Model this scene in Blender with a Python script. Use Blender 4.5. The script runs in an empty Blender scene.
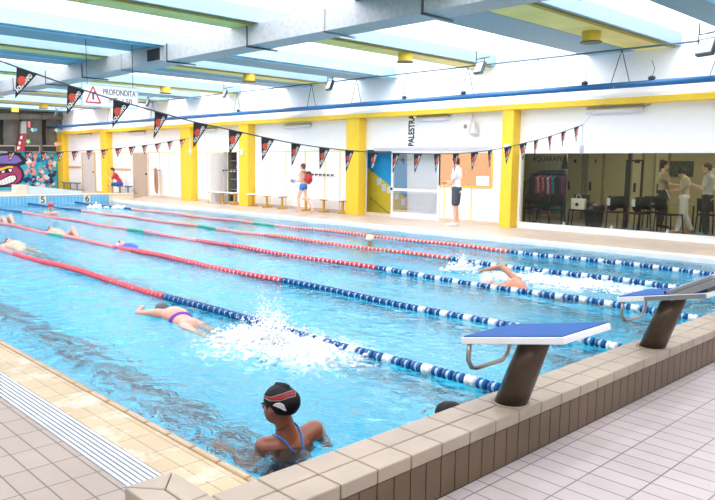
import bpy, bmesh, math, random
from mathutils import Vector, Matrix, noise
random.seed(7)
R = math.radians
SC = bpy.context.scene
COL = SC.collection

# ------------------------------------------------------------------ camera
CAM_H = 1.6
F_PX = 709.27
YAW, PITCH, ROLL = R(-45.706), R(-6.831), R(0.7415)
_f = Vector((math.sin(YAW)*math.cos(PITCH), math.cos(YAW)*math.cos(PITCH), math.sin(PITCH)))
_r = Vector((math.cos(YAW), -math.sin(YAW), 0))
_u = _r.cross(_f)
_c, _s = math.cos(ROLL), math.sin(ROLL)
_r, _u = _r*_c+_u*_s, _u*_c-_r*_s
cam_data = bpy.data.cameras.new('camera')
cam = bpy.data.objects.new('camera', cam_data); COL.objects.link(cam)
cam_data.sensor_width = 36; cam_data.lens = F_PX/715*36
cam_data.clip_start = 0.02; cam_data.clip_end = 300
m = Matrix((_r, _u, -_f)).transposed().to_4x4(); m.translation = (0, 0, CAM_H)
cam.matrix_world = m
SC.camera = cam
EYE = Vector((0, 0, CAM_H))
def ray(x, y): return _r*(x-357.5)-_u*(y-250)+_f*F_PX
def onZ(x, y, z):
    d = ray(x, y); return EYE+d*((z-CAM_H)/d.z)
def onY(x, y, Y):
    d = ray(x, y); return EYE+d*(Y/d.y)
def onX(x, y, X):
    d = ray(x, y); return EYE+d*(X/d.x)

# ------------------------------------------------------------------ world, light, exposure
w = bpy.data.worlds.new('world'); SC.world = w; w.use_nodes = True
bg = w.node_tree.nodes['Background']
bg.inputs[0].default_value = (1.0, 0.985, 0.96, 1); bg.inputs[1].default_value = .5
SKY_EMIT = 3.8
SC.view_settings.view_transform = 'Standard'
SC.view_settings.look = 'None'
SC.view_settings.exposure = 0.68
SC.view_settings.gamma = 1
SC.view_settings.use_curve_mapping = False

# ------------------------------------------------------------------ materials
def srgb(c):
    if isinstance(c, str):
        c = [int(c[i:i+2], 16)/255 for i in (0, 2, 4)]
    return tuple((x/12.92 if x <= .04045 else ((x+.055)/1.055)**2.4) for x in c)+(1,)
MATS = {}
def mat(name, col, rough=.6, metal=0, var=.06, scale=6, bump=0, emit=None, spec=.5, bscale=None):
    if name in MATS: return MATS[name]
    M = bpy.data.materials.new(name); M.use_nodes = True
    nt = M.node_tree; b = nt.nodes['Principled BSDF']
    c = srgb(col)
    b.inputs['Roughness'].default_value = rough; b.inputs['Metallic'].default_value = metal
    b.inputs['Specular IOR Level'].default_value = spec
    tc = nt.nodes.new('ShaderNodeTexCoord')
    nz = nt.nodes.new('ShaderNodeTexNoise'); nz.inputs['Scale'].default_value = scale; nz.inputs['Detail'].default_value = 5
    nt.links.new(tc.outputs['Object'], nz.inputs['Vector'])
    rp = nt.nodes.new('ShaderNodeMapRange')
    rp.inputs[1].default_value = .3; rp.inputs[2].default_value = .7
    rp.inputs[3].default_value = 1-var; rp.inputs[4].default_value = 1+var*.5
    nt.links.new(nz.outputs['Fac'], rp.inputs[0])
    mx = nt.nodes.new('ShaderNodeMix'); mx.data_type = 'RGBA'; mx.blend_type = 'MULTIPLY'; mx.inputs[0].default_value = 1
    mx.inputs[6].default_value = c; nt.links.new(rp.outputs[0], mx.inputs[7])
    nt.links.new(mx.outputs[2], b.inputs['Base Color'])
    if bump:
        n2 = nt.nodes.new('ShaderNodeTexNoise'); n2.inputs['Scale'].default_value = bscale or scale*6; n2.inputs['Detail'].default_value = 4
        nt.links.new(tc.outputs['Object'], n2.inputs['Vector'])
        bp = nt.nodes.new('ShaderNodeBump'); bp.inputs['Strength'].default_value = bump; bp.inputs['Distance'].default_value = .01
        nt.links.new(n2.outputs['Fac'], bp.inputs['Height']); nt.links.new(bp.outputs[0], b.inputs['Normal'])
    if emit:
        b.inputs['Emission Color'].default_value = c; b.inputs['Emission Strength'].default_value = emit
    MATS[name] = M
    return M
def tile_mat(name, c1, c2, grout, bw, bh, axes='XY', mortar=.006, rough=.45, off=(0, 0), stain=None, offset=0.0, bump=.4, stain_scale=1.5, stain_amt=(.55, .75)):
    M = bpy.data.materials.new(name); M.use_nodes = True
    nt = M.node_tree; b = nt.nodes['Principled BSDF']; L = nt.links.new
    tc = nt.nodes.new('ShaderNodeTexCoord'); sp = nt.nodes.new('ShaderNodeSeparateXYZ'); cb = nt.nodes.new('ShaderNodeCombineXYZ')
    L(tc.outputs['Object'], sp.inputs[0])
    ad = []
    for i in (0, 1):
        a = nt.nodes.new('ShaderNodeMath'); a.operation = 'ADD'; a.inputs[1].default_value = off[i]+100*(bw if i == 0 else bh)
        L(sp.outputs[axes[i]], a.inputs[0]); L(a.outputs[0], cb.inputs[i])
    br = nt.nodes.new('ShaderNodeTexBrick'); br.offset = offset; br.squash = 1
    L(cb.outputs[0], br.inputs['Vector'])
    br.inputs['Color1'].default_value = srgb(c1); br.inputs['Color2'].default_value = srgb(c2); br.inputs['Mortar'].default_value = srgb(grout)
    br.inputs['Scale'].default_value = 1; br.inputs['Mortar Size'].default_value = mortar; br.inputs['Mortar Smooth'].default_value = .1
    br.inputs['Brick Width'].default_value = bw; br.inputs['Row Height'].default_value = bh
    nz = nt.nodes.new('ShaderNodeTexNoise'); nz.inputs['Scale'].default_value = 2.2; nz.inputs['Detail'].default_value = 6
    L(tc.outputs['Object'], nz.inputs['Vector'])
    mr = nt.nodes.new('ShaderNodeMapRange'); mr.inputs[1].default_value = .3; mr.inputs[2].default_value = .7; mr.inputs[3].default_value = .88; mr.inputs[4].default_value = 1.05
    L(nz.outputs['Fac'], mr.inputs[0])
    mx = nt.nodes.new('ShaderNodeMix'); mx.data_type = 'RGBA'; mx.blend_type = 'MULTIPLY'; mx.inputs[0].default_value = 1
    L(br.outputs['Color'], mx.inputs[6]); L(mr.outputs[0], mx.inputs[7])
    last = mx.outputs[2]
    if stain:
        n2 = nt.nodes.new('ShaderNodeTexNoise'); n2.inputs['Scale'].default_value = stain_scale; n2.inputs['Detail'].default_value = 8; n2.inputs['Roughness'].default_value = .7
        L(tc.outputs['Object'], n2.inputs['Vector'])
        m2 = nt.nodes.new('ShaderNodeMapRange'); m2.inputs[1].default_value = stain_amt[0]; m2.inputs[2].default_value = stain_amt[1]; m2.inputs[4].default_value = .7
        L(n2.outputs['Fac'], m2.inputs[0])
        m3 = nt.nodes.new('ShaderNodeMix'); m3.data_type = 'RGBA'; L(m2.outputs[0], m3.inputs[0]); L(last, m3.inputs[6]); m3.inputs[7].default_value = srgb(stain)
        last = m3.outputs[2]
    L(last, b.inputs['Base Color'])
    b.inputs['Roughness'].default_value = rough
    bp = nt.nodes.new('ShaderNodeBump'); bp.inputs['Strength'].default_value = bump; bp.inputs['Distance'].default_value = .004; bp.invert = True
    L(br.outputs['Fac'], bp.inputs['Height']); L(bp.outputs[0], b.inputs['Normal'])
    MATS[name] = M
    return M
def emis(name, col, strength):
    M = bpy.data.materials.new(name); M.use_nodes = True
    nt = M.node_tree; nt.nodes.remove(nt.nodes['Principled BSDF'])
    e = nt.nodes.new('ShaderNodeEmission'); e.inputs[0].default_value = srgb(col); e.inputs[1].default_value = strength
    nt.links.new(e.outputs[0], nt.nodes['Material Output'].inputs[0]); MATS[name] = M
    return M
def glass_mat(name, tint=(.93, .96, .95), refl=1.0):
    M = bpy.data.materials.new(name); M.use_nodes = True
    nt = M.node_tree; nt.nodes.remove(nt.nodes['Principled BSDF'])
    t = nt.nodes.new('ShaderNodeBsdfTransparent'); t.inputs[0].default_value = tint+(1,)
    g = nt.nodes.new('ShaderNodeBsdfGlossy'); g.inputs['Roughness'].default_value = .01
    fr = nt.nodes.new('ShaderNodeFresnel'); fr.inputs[0].default_value = 1.5
    mu = nt.nodes.new('ShaderNodeMath'); mu.operation = 'MULTIPLY'; mu.inputs[1].default_value = refl
    nt.links.new(fr.outputs[0], mu.inputs[0])
    mx = nt.nodes.new('ShaderNodeMixShader'); nt.links.new(mu.outputs[0], mx.inputs[0]); nt.links.new(t.outputs[0], mx.inputs[1]); nt.links.new(g.outputs[0], mx.inputs[2])
    nt.links.new(mx.outputs[0], nt.nodes['Material Output'].inputs[0]); MATS[name] = M
    return M

white_wall = mat('white wall paint', 'FBFBFC', .55, var=.02)
yellow = mat('yellow paint', 'F7CF38', .5, var=.04)
blue_conc = mat('pale blue painted concrete', '88A6B2', .6, var=.05)
olive = mat('olive yellow metal', 'B39C3A', .6, var=.1)
yel_panel = mat('yellow ceiling panel', 'F3E184', .6, var=.12, scale=1.2)
duct_m = mat('galvanised duct steel', 'B0B6B9', .5, metal=.25, var=.16, scale=14, bump=.1)
dark_m = mat('dark metal', '3B4650', .5, metal=.3)
steel = mat('brushed stainless steel', 'A8A6A0', .28, metal=1, var=.2, scale=5)
pipe_blue = mat('blue pipe paint', '2B6FA8', .4)
white_m = mat('white enamel', 'F2F2F2', .35, var=.02)
frame_w = mat('white aluminium frame', 'EEF0F5', .4, var=.02)
black_pl = mat('black plastic', '0C0C0F', .6, var=.1)
skin_light = mat('light skin', 'E9B79C', .5, var=.06, scale=8)
skin_mid = mat('tanned wet skin', '87503A', .32, var=.12, scale=9)
skin_pink = mat('pink wet skin', 'E3A890', .3, var=.08, scale=9)
glass_room = glass_mat('window glass', (.90, .93, .89), .45)

# ------------------------------------------------------------------ mesh helpers
class MB:
    def __init__(s): s.bm = bmesh.new()
    def box(s, x0, x1, y0, y1, z0, z1):
        vs = [s.bm.verts.new((x, y, z)) for x in (x0, x1) for y in (y0, y1) for z in (z0, z1)]
        for f in ((0, 1, 3, 2), (4, 6, 7, 5), (0, 4, 5, 1), (2, 3, 7, 6), (0, 2, 6, 4), (1, 5, 7, 3)):
            s.bm.faces.new([vs[i] for i in f])
        return vs
    def obox(s, c, ax, ay, az):          # box centre + three half vectors
        c, ax, ay, az = map(Vector, (c, ax, ay, az))
        vs = [s.bm.verts.new(c+ax*i+ay*j+az*k) for i in (-1, 1) for j in (-1, 1) for k in (-1, 1)]
        for f in ((0, 1, 3, 2), (4, 6, 7, 5), (0, 4, 5, 1), (2, 3, 7, 6), (0, 2, 6, 4), (1, 5, 7, 3)):
            s.bm.faces.new([vs[i] for i in f])
        return vs
    def tube(s, pts, r, n=8, cap=True):
        pts = [Vector(p) for p in pts]
        rs = r if isinstance(r, (list, tuple)) else [r]*len(pts)
        rings = []
        up = None
        for i, p in enumerate(pts):
            a = pts[max(i-1, 0)]; b = pts[min(i+1, len(pts)-1)]
            t = (b-a).normalized()
            if up is None:
                up = Vector((0, 0, 1)) if abs(t.z) < .9 else Vector((1, 0, 0))
            u = (up-t*up.dot(t)).normalized(); v = t.cross(u); up = u
            rings.append([s.bm.verts.new(p+(u*math.cos(k*2*math.pi/n)+v*math.sin(k*2*math.pi/n))*rs[i]) for k in range(n)])
        for i in range(len(rings)-1):
            for k in range(n):
                s.bm.faces.new((rings[i][k], rings[i][(k+1) % n], rings[i+1][(k+1) % n], rings[i+1][k]))
        if cap:
            s.bm.faces.new(rings[0][::-1]); s.bm.faces.new(rings[-1])
        return s
    def ell(s, c, r, n=12, rot=None):
        if not isinstance(r, (list, tuple)): r = (r, r, r)
        M = Matrix.Translation(Vector(c)) @ (rot.to_4x4() if rot else Matrix.Identity(4)) @ Matrix.Diagonal((r[0], r[1], r[2], 1))
        bmesh.ops.create_uvsphere(s.bm, u_segments=n, v_segments=max(6, n//2+2), radius=1, matrix=M)
        return s
    def cap(s, a, b, r0, r1=None, n=12):     # tapered capsule
        a, b = Vector(a), Vector(b); r1 = r0 if r1 is None else r1
        s.tube([a, b], [r0, r1], n); s.ell(a, r0, n); s.ell(b, r1, n)
        return s
    def poly(s, pts, d):                     # extruded polygon, pts 3D, d offset vector
        d = Vector(d)
        a = [s.bm.verts.new(Vector(p)) for p in pts]; b = [s.bm.verts.new(Vector(p)+d) for p in pts]
        n = len(pts)
        s.bm.faces.new(a[::-1]); s.bm.faces.new(b)
        for i in range(n): s.bm.faces.new((a[i], a[(i+1) % n], b[(i+1) % n], b[i]))
        return s
    def build(s, name, m, parent=None, smooth=False, bevel=0, voxel=0, smooth_it=2, fix=True):
        if fix: bmesh.ops.recalc_face_normals(s.bm, faces=s.bm.faces)
        off = Vector((0, 0, 0)); p = parent
        while p: off += Vector(p.location); p = p.parent
        if off.length: bmesh.ops.translate(s.bm, verts=s.bm.verts, vec=-off)
        me = bpy.data.meshes.new(name); s.bm.to_mesh(me); s.bm.free()
        o = bpy.data.objects.new(name, me); COL.objects.link(o)
        for mm in (m if isinstance(m, (list, tuple)) else [m]): me.materials.append(mm)
        if voxel or bevel:
            if voxel:
                md = o.modifiers.new('r', 'REMESH'); md.mode = 'VOXEL'; md.voxel_size = voxel
                ms = o.modifiers.new('s', 'SMOOTH'); ms.factor = .6; ms.iterations = smooth_it
            if bevel:
                mb = o.modifiers.new('b', 'BEVEL'); mb.width = bevel; mb.segments = 2; mb.limit_method = 'ANGLE'
            dg = bpy.context.evaluated_depsgraph_get()
            me2 = bpy.data.meshes.new_from_object(o.evaluated_get(dg)); me2.name = name
            o.modifiers.clear(); o.data = me2
            if not me2.materials:
                for mm in (m if isinstance(m, (list, tuple)) else [m]): me2.materials.append(mm)
        if smooth or voxel:
            for pl in o.data.polygons: pl.use_smooth = True
        if parent: o.parent = parent
        return o
def struct(o, kind='structure'): o['kind'] = kind; return o
def tag(o, label, cat, group=None, kind=None):
    o['label'] = label; o['category'] = cat
    if group: o['group'] = group
    if kind: o['kind'] = kind
    return o
def thing(name, label, cat, loc=(0, 0, 0), group=None):
    o = bpy.data.objects.new(name, None); COL.objects.link(o); o.location = loc; o.empty_display_size = .1
    return tag(o, label, cat, group)
def copy_tree(o, loc, label=None, rz=None, group=None):
    r = o.copy(); COL.objects.link(r); r.location = loc
    if rz is not None: r.rotation_euler = (0, 0, rz)
    if label: r['label'] = label
    if group: r['group'] = group
    for ch in list(o.children):
        c = ch.copy(); COL.objects.link(c); c.parent = r
        for g in list(ch.children):
            d = g.copy(); COL.objects.link(d); d.parent = c
    return r
def text_mesh(name, s, size, m, origin, xdir, ydir, parent=None, depth=.004, align='CENTER', bold=0, width=None):
    cu = bpy.data.curves.new(name, 'FONT'); cu.body = s; cu.size = size; cu.extrude = depth; cu.align_x = align; cu.align_y = 'CENTER'; cu.offset = bold
    to = bpy.data.objects.new(name, cu); COL.objects.link(to)
    dg = bpy.context.evaluated_depsgraph_get(); dg.update()
    me = bpy.data.meshes.new_from_object(to.evaluated_get(dg)); bpy.data.objects.remove(to)
    X = Vector(xdir).normalized(); Y = Vector(ydir).normalized(); Z = X.cross(Y)
    sx = 1
    if width:
        xs = [v.co.x for v in me.vertices]; sx = width/(max(xs)-min(xs))
    off = Vector((0, 0, 0)); p = parent
    while p: off += Vector(p.location); p = p.parent
    for v in me.vertices: v.co = Vector(origin)-off+X*v.co.x*sx+Y*v.co.y+Z*v.co.z
    me.materials.clear(); me.materials.append(m); me.name = name
    o = bpy.data.objects.new(name, me); COL.objects.link(o)
    if parent: o.parent = parent
    return o

# ------------------------------------------------------------------ dimensions
ZD = .085            # deck level above the water
XI, XO, TOP = -2.215, -1.945, .35      # starting wall: inner face, outer face, top
XE = -27.1           # far end wall of the pool
YN, YF = 1.93, 12.75 # near and far pool sides
YW = 15.4            # long wall
XB = -38.4           # back wall
DEPTH = -1.5
ropes_y = (4.16, 5.93, 7.74, 9.52, 11.25)

# ------------------------------------------------------------------ floors
deck_grey = tile_mat('grey beige deck tile', '998D83', '93867B', '504944', .25, .12, 'XY', .004, .4, off=(.02, .02), stain='B8AFA8', stain_amt=(.6, .85))
deck_cream = tile_mat('cream poolside tile', 'B8A47F', 'B09B75', '786B52', .25, .115, 'XY', .003, .35, off=(.05, -.03+.0), stain='CFC8BC', stain_scale=4, stain_amt=(.5, .62))
deck_pink = tile_mat('pale pink deck tile', 'B0A9A9', 'AAA2A1', '6A6464', .26, .12, 'XY', .004, .4, off=(.05, .03), stain='A39488', stain_scale=3, stain_amt=(.6, .9))
deck_far = tile_mat('sand coloured deck tile', 'C9B9AA', 'C3B2A1', 'A89A8B', .25, .25, 'XY', .004, .4)

b = MB(); b.box(-40, -2.5, -7, 1.45, ZD-.3, ZD); struct(b.build('floor_near_side', deck_grey))
b = MB(); b.box(-40, XI-.02, 1.64, YN-.03, ZD-.3, ZD); struct(b.build('floor_pool_border', deck_cream))
b = MB(); b.box(-2.5, 6, -7, 1.45, ZD-.3, ZD-.001); b.box(XO, 6, 1.45, 20, ZD-.3, ZD-.001); struct(b.build('floor_start_side', deck_pink))
b = MB(); b.box(-40, -2, YF+.3, 20.5, ZD-.3, ZD); struct(b.build('floor_far_side', deck_far))
b = MB(); b.box(-40, XE-.3, YN-.03, YF+.3, ZD-.3, ZD-.001); struct(b.build('floor_far_end', deck_far))
# drain channel, slatted
grate = thing('drain_grating', 'long white slatted drain grating along the near pool deck', 'drain', (-2.6, 1.54, ZD-.02))
b = MB()
for k in range(7):
    y = 1.455+k*.027; b.box(-40, -2.52, y, y+.018, ZD-.012, ZD+.004)
b.build('grating_slats', mat('grating white', 'B9C0C9', .5), grate, bevel=.002)
b = MB(); b.box(-40, -2.5, 1.45, 1.64, ZD-.03, ZD-.014); b.build('channel', mat('grating gap grey', '6F7A86', .6), grate)

# rounded nosing tiles at near edge
nose_m = mat('beige glazed nosing', 'A8906E', .25, var=.12, scale=3)
grout_m = mat('dark grout', '6F675C', .8)
b = MB(); x = -40
while x < XI-.03:
    x1 = min(x+.252, XI-.01)
    b.box(x+.004, x1-.004, YN-.03, YN+.015, ZD-.07, ZD+.012); x += .252
struct(b.build('trim_1', nose_m, bevel=.012))
b = MB(); b.box(-40, XI-.01, YN-.028, YN+.006, ZD-.25, ZD+.002); struct(b.build('trim_2', grout_m))
# white coping at far side, and strip of gutter
b = MB(); b.box(XE, -1.9, YF, YF+.32, -.02, ZD+.004); struct(b.build('trim_3', mat('white coping', 'F4F1EC', .4, var=.04), bevel=.008))

# ------------------------------------------------------------------ pool basin
pool_floor_m = tile_mat('pool floor tile', '30CDF4', '2AC7F0', '80E2F4', .25, .25, 'XY', .006, .5)
pool_wall_x = tile_mat('blue pool end tile', '6FB9DE', '7CC3E4', 'D5ECF5', .13, .26, 'YZ', .006, .3)
pool_wall_y = tile_mat('blue pool side tile', '6FB9DE', '7CC3E4', 'D5ECF5', .25, .13, 'XZ', .006, .3)
b = MB(); b.box(XE-.3, XI+.2, YN-.3, YF+.3, DEPTH-.1, DEPTH); struct(b.build('pool_floor', pool_floor_m))
b = MB(); b.box(XE-.3, XI+.2, YN-.3, YN-.028, DEPTH, -.17); b.box(XE, XI, YF, YF+.3, DEPTH, -.021); struct(b.build('pool_side_walls', pool_wall_y))
b = MB(); b.box(XE-.28, XE, YN-.02, 12.6, DEPTH, .30); struct(b.build('pool_end_wall', pool_wall_x))
b = MB(); b.box(XE-.28, XE, 12.6, YF+.9, -.3, .30); struct(b.build('pool_end_wall_corner', tile_mat('cream end tile', 'EADFC8', 'E4D6BC', 'C9BDA6', .13, .26, 'YZ', .006, .4)))
b = MB()
y = YN-.02
while y < YF+.88:
    b.box(XE-.3, XE+.02, y+.003, y+.247, .30, .35); y += .25
struct(b.build('trim_4', mat('beige cap tile', 'E3D8C6', .4, var=.1), bevel=.006))
# black lane lines on the pool floor
line_m = mat('black lane tile', '1F3550', .5)
ys = [YN]+list(ropes_y)+[YF]
b = MB()
for i in range(6):
    c = (ys[i]+ys[i+1])/2
    b.box(XE+1.5, XI-1.5, c-.13, c+.13, DEPTH, DEPTH+.004)
    b.box(XE+1.5-.25, XE+1.5, c-.5, c+.5, DEPTH, DEPTH+.004); b.box(XI-1.5, XI-1.25, c-.5, c+.5, DEPTH, DEPTH+.004)
struct(b.build('pool_floor_lane_lines', line_m))

# water -----------------------------------------------------------------
SPL = [(-5.0, 3.74, .75), (-4.55, 3.85, .7), (-5.35, 3.66, .35), (-4.9, 8.9, .8), (-5.9, 8.75, .5), (-4.1, 9.05, .6), (-24, 10.7, .25), (-23.4, 11.2, .22)]
def splash_h(x, y):
    h = 0
    for sx, sy, sr in SPL:
        d = math.hypot(x-sx, y-sy)/sr
        if d < 2: h += math.exp(-d*d*2.2)
    return h
def water_mesh():
    nx, ny = 620, 270
    xs = [XI+.005-(XI-XE)*(i/nx)**1.25*1.0 for i in range(nx+1)]
    yy = [YN+.012+(YF-YN-.012)*j/ny for j in range(ny+1)]
    vs = []
    for x in xs:
        for y in yy:
            q = Vector((x*1.0, y*1.25, 0))
            h = .016*noise.noise(q*.9)+.014*noise.noise(q*2.1+Vector((5, 3, 1)))+.008*noise.noise(q*4.9)+.0045*noise.noise(q*11)
            h += splash_h(x, y)*(.05*noise.noise(q*9)+.02)
            vs.append((x, y, h))
    fs = [(i*(ny+1)+j, i*(ny+1)+j+1, (i+1)*(ny+1)+j+1, (i+1)*(ny+1)+j) for i in range(nx) for j in range(ny)]
    me = bpy.data.meshes.new('pool_water'); me.from_pydata(vs, [], fs); me.update()
    for p in me.polygons: p.use_smooth = True
    return me
def water_material():
    M = bpy.data.materials.new('pool water'); M.use_nodes = True
    nt = M.node_tree; L = nt.links.new; N = nt.nodes.new
    pb = nt.nodes['Principled BSDF']; out = nt.nodes['Material Output']
    tc = N('ShaderNodeTexCoord')
    # ripples
    n1 = N('ShaderNodeTexNoise'); n1.inputs['Scale'].default_value = 7; n1.inputs['Detail'].default_value = 5; n1.inputs['Distortion'].default_value = .6
    L(tc.outputs['Object'], n1.inputs['Vector'])
    bp = N('ShaderNodeBump'); bp.inputs['Strength'].default_value = .8; bp.inputs['Distance'].default_value = .035
    L(n1.outputs['Fac'], bp.inputs['Height'])
    pb.inputs['Base Color'].default_value = (.60, 1, 1, 1)
    pb.inputs['Transmission Weight'].default_value = 1; pb.inputs['IOR'].default_value = 1.333; pb.inputs['Roughness'].default_value = .03
    L(bp.outputs[0], pb.inputs['Normal'])
    # foam: white aerated water, densest around the splashes
    df = N('ShaderNodeBsdfDiffuse'); df.inputs[0].default_value = (.93, .97, 1, 1); L(bp.outputs[0], df.inputs['Normal'])
    n2 = N('ShaderNodeTexNoise'); n2.inputs['Scale'].default_value = 13; n2.inputs['Detail'].default_value = 8; n2.inputs['Roughness'].default_value = .65; n2.inputs['Distortion'].default_value = 1.2
    L(tc.outputs['Object'], n2.inputs['Vector'])
    n3 = N('ShaderNodeTexNoise'); n3.inputs['Scale'].default_value = 1.1; n3.inputs['Detail'].default_value = 4
    L(tc.outputs['Object'], n3.inputs['Vector'])
    tot = None
    for sx, sy, sr in SPL:
        vd = N('ShaderNodeVectorMath'); vd.operation = 'DISTANCE'; vd.inputs[1].default_value = (sx, sy, 0); L(tc.outputs['Object'], vd.inputs[0])
        mr = N('ShaderNodeMapRange'); mr.inputs[1].default_value = 0; mr.inputs[2].default_value = sr*1.5; mr.inputs[3].default_value = .36; mr.inputs[4].default_value = 0; mr.interpolation_type = 'SMOOTHSTEP'
        L(vd.outputs['Value'], mr.inputs[0])
        if tot is None: tot = mr.outputs[0]
        else:
            ad = N('ShaderNodeMath'); ad.operation = 'MAXIMUM'; L(tot, ad.inputs[0]); L(mr.outputs[0], ad.inputs[1]); tot = ad.outputs[0]
    a1 = N('ShaderNodeMath'); a1.operation = 'ADD'; L(n2.outputs['Fac'], a1.inputs[0]); L(tot, a1.inputs[1])
    a2 = N('ShaderNodeMath'); a2.operation = 'MULTIPLY_ADD'; L(n3.outputs['Fac'], a2.inputs[0]); a2.inputs[1].default_value = .25; L(a1.outputs[0], a2.inputs[2])
    mr = N('ShaderNodeMapRange'); mr.inputs[1].default_value = .76; mr.inputs[2].default_value = 1.0; mr.inputs[4].default_value = .8
    L(a2.outputs[0], mr.inputs[0])
    mx = N('ShaderNodeMixShader'); L(mr.outputs[0], mx.inputs[0]); L(pb.outputs[0], mx.inputs[1]); L(df.outputs[0], mx.inputs[2]); L(mx.outputs[0], out.inputs[0])
    return M
wo = bpy.data.objects.new('pool_water', water_mesh()); COL.objects.link(wo); wo.data.materials.append(water_material())
tag(wo, 'rippled bright blue water filling the swimming pool', 'water', kind='stuff')

# ------------------------------------------------------------------ starting wall (tiled parapet)
cap_m = mat('beige cap tile near', 'A09383', .38, var=.16, scale=3.5, bump=.05)
face_m = mat('tan wall tile', '5E4B37', .4, var=.2, scale=4)
grout2 = mat('grey brown grout', '524B42', .85)
b = MB(); b.box(XI+.01, XO-.006, 1.3, 20, DEPTH, TOP-.008); b.box(-2.48, 4, 1.2, 1.39, -.2, TOP-.008); struct(b.build('wall_start', grout2))
XM = -2.075
b = MB(); y = 1.40
while y < 19.9:
    b.box(XI, XM-.003, y+.003, y+.207, TOP-.045, TOP+random.uniform(-.0008, .0008))
    b.box(XM+.003, XO+.004, y+.003, y+.207, TOP-.065, TOP+random.uniform(-.0008, .0008)); y += .21
# hipped end of the return arm
zt = TOP; C0 = (-2.375, 1.295)
def captile(pts, t=.06): b.poly([(p[0], p[1], zt-t) for p in pts], (0, 0, t))
captile([(-2.50, 1.192), (-2.50, 1.398), (-2.378, 1.297)])
x = -2.5
captile([(-2.497, 1.40), (-2.23, 1.40), (-2.23, 1.298), (-2.373, 1.298)])
captile([(-2.497, 1.19), (-2.23, 1.19), (-2.23, 1.292), (-2.373, 1.292)])
x = -2.225
while x < 3.9:
    captile([(x, 1.19), (x+.205, 1.19), (x+.205, 1.292), (x, 1.292)]); captile([(x, 1.298), (x+.205, 1.298), (x+.205, 1.398), (x, 1.398)]); x += .21
struct(b.build('trim_5', cap_m, bevel=.006))
b = MB(); y = 1.40
while y < 19.9:
    b.box(XO-.01, XO, y+.003, y+.102, ZD+.004, TOP-.068); b.box(XI, XI+.01, y+.003, y+.102, .0, TOP-.05); y += .105
x = -2.5
while x < 3.9:
    b.box(x+.003, x+.102, 1.20, 1.21, ZD+.004, TOP-.063); b.box(x+.003, x+.102, 1.385, 1.395, ZD+.004, TOP-.063); x += .105
b.box(-2.495, -2.485, 1.20, 1.295, ZD+.004, TOP-.063); b.box(-2.495, -2.485, 1.3, 1.39, ZD+.004, TOP-.063)
struct(b.build('trim_6', face_m, bevel=.003))

# ------------------------------------------------------------------ ceiling
ZC = 4.15; ZT = 4.95; YA = -7
beams = [(5, 3.2), (1.4, .2), (-3.4+2.2, -2.3), (-3.3, -4.95), (-7.2, -8.3), (-14.25, -15.8), (-17.8, -19.4), (-24.7, -25.9), (-28.0, -29.4), (-33.4, -34.6), (-36.8, -40)]
b = MB()
for x1, x0 in beams:
    # trapezoid section beam running across the hall with lipped flanges
    t = .1
    b.poly([(x0, YA, ZC), (x1, YA, ZC), (x1, YA, ZC+.04), (x1-t*.4, YA, ZC+.06), (x1-t*.6, YA, ZC+.27), (x0+t*.6, YA, ZC+.27), (x0+t*.4, YA, ZC+.06), (x0, YA, ZC+.04)], (0, YW-YA+.3, 0))
struct(b.build('ceiling_beams', blue_conc))
b = MB()
for x1, x0 in beams:
    b.poly([(x0+.06, YA, ZC+.271), (x1-.06, YA, ZC+.271), (x1-.14, YA, ZT-.04), (x0+.14, YA, ZT-.04)], (0, YW-YA+.3, 0))
struct(b.build('trim_30', white_wall))
# roof soffit ridges under broad beams
b = MB()
for x in (-14.25, -14.55, -18.3, -25.2, -4.2): b.box(x-.06, x+.06, YA, YW, ZC-.035, ZC)
struct(b.build('trim_7', mat('light blue lip', '9CD0E8', .5)))
strips = [(-6.32, -7.18), (-10.95, -11.6), (-17.05, -17.75), (-22.1, -22.8), (-27.3, -28.0), (-32.6, -33.3), (-1.3, -2.1)]
b = MB()
for x1, x0 in strips:
    y = YA
    while y < YW:
        b.box(x0+.03, x1-.1, y+.01, min(y+1.2, YW)-.01, ZC-.012, ZC+.01); y += 1.2
struct(b.build('ceiling_panels', yel_panel))
b = MB()
for x1, x0 in strips:
    b.box(x1-.1, x1, YA, YW, ZC-.02, ZC+.12); b.box(x0, x0+.03, YA, YW, ZC, ZC+.12); b.box(x0, x1, YA, YW, ZC+.05, ZC+.09)
struct(b.build('trim_8', olive))
# pale blue upstands either side of the skylight openings
b = MB()
for xa, lean in ((-10.86, 1), (-11.65, -1), (-6.24, 1), (-16.98, 1), (-22.04, 1), (-22.88, -1), (-27.24, 1), (-32.5, 1)):
    b.poly([(xa-.04, YA, ZC), (xa+.04, YA, ZC), (xa+.04, YA, ZC+.27), (xa-.04, YA, ZC+.27)], (0, YW-YA+.3, 0))
struct(b.build('trim_9', blue_conc))
b = MB()
for xa, lean in ((-10.86, 1), (-11.65, -1), (-6.24, 1), (-16.98, 1), (-22.04, 1), (-22.88, -1), (-27.24, 1), (-32.5, 1)):
    b.poly([(xa-.04, YA, ZC+.271), (xa+.04, YA, ZC+.271), (xa+.04, YA, ZT-.04), (xa-.04, YA, ZT-.04)], (0, YW-YA+.3, 0))
struct(b.build('trim_31', white_wall))
sky_m = emis('lit skylight pane', 'F7F3F8', SKY_EMIT)
gaps = [(-2.3, -3.3), (-4.95, -6.24), (-8.3, -10.8), (-11.7, -14.25), (-15.8, -17.0), (-19.4, -22.0), (-22.9, -24.7), (-25.9, -27.2), (-29.4, -32.5), (-34.6, -36.8), (-.0+.2, -1.2), (3.2, 1.4)]
for i, (x1, x0) in enumerate(gaps):
    b = MB(); b.box(x0-.1, x1+.1, YA, YW, ZT-.03, ZT+.02)
    struct(b.build('window_%d' % (i+1), sky_m))
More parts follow.
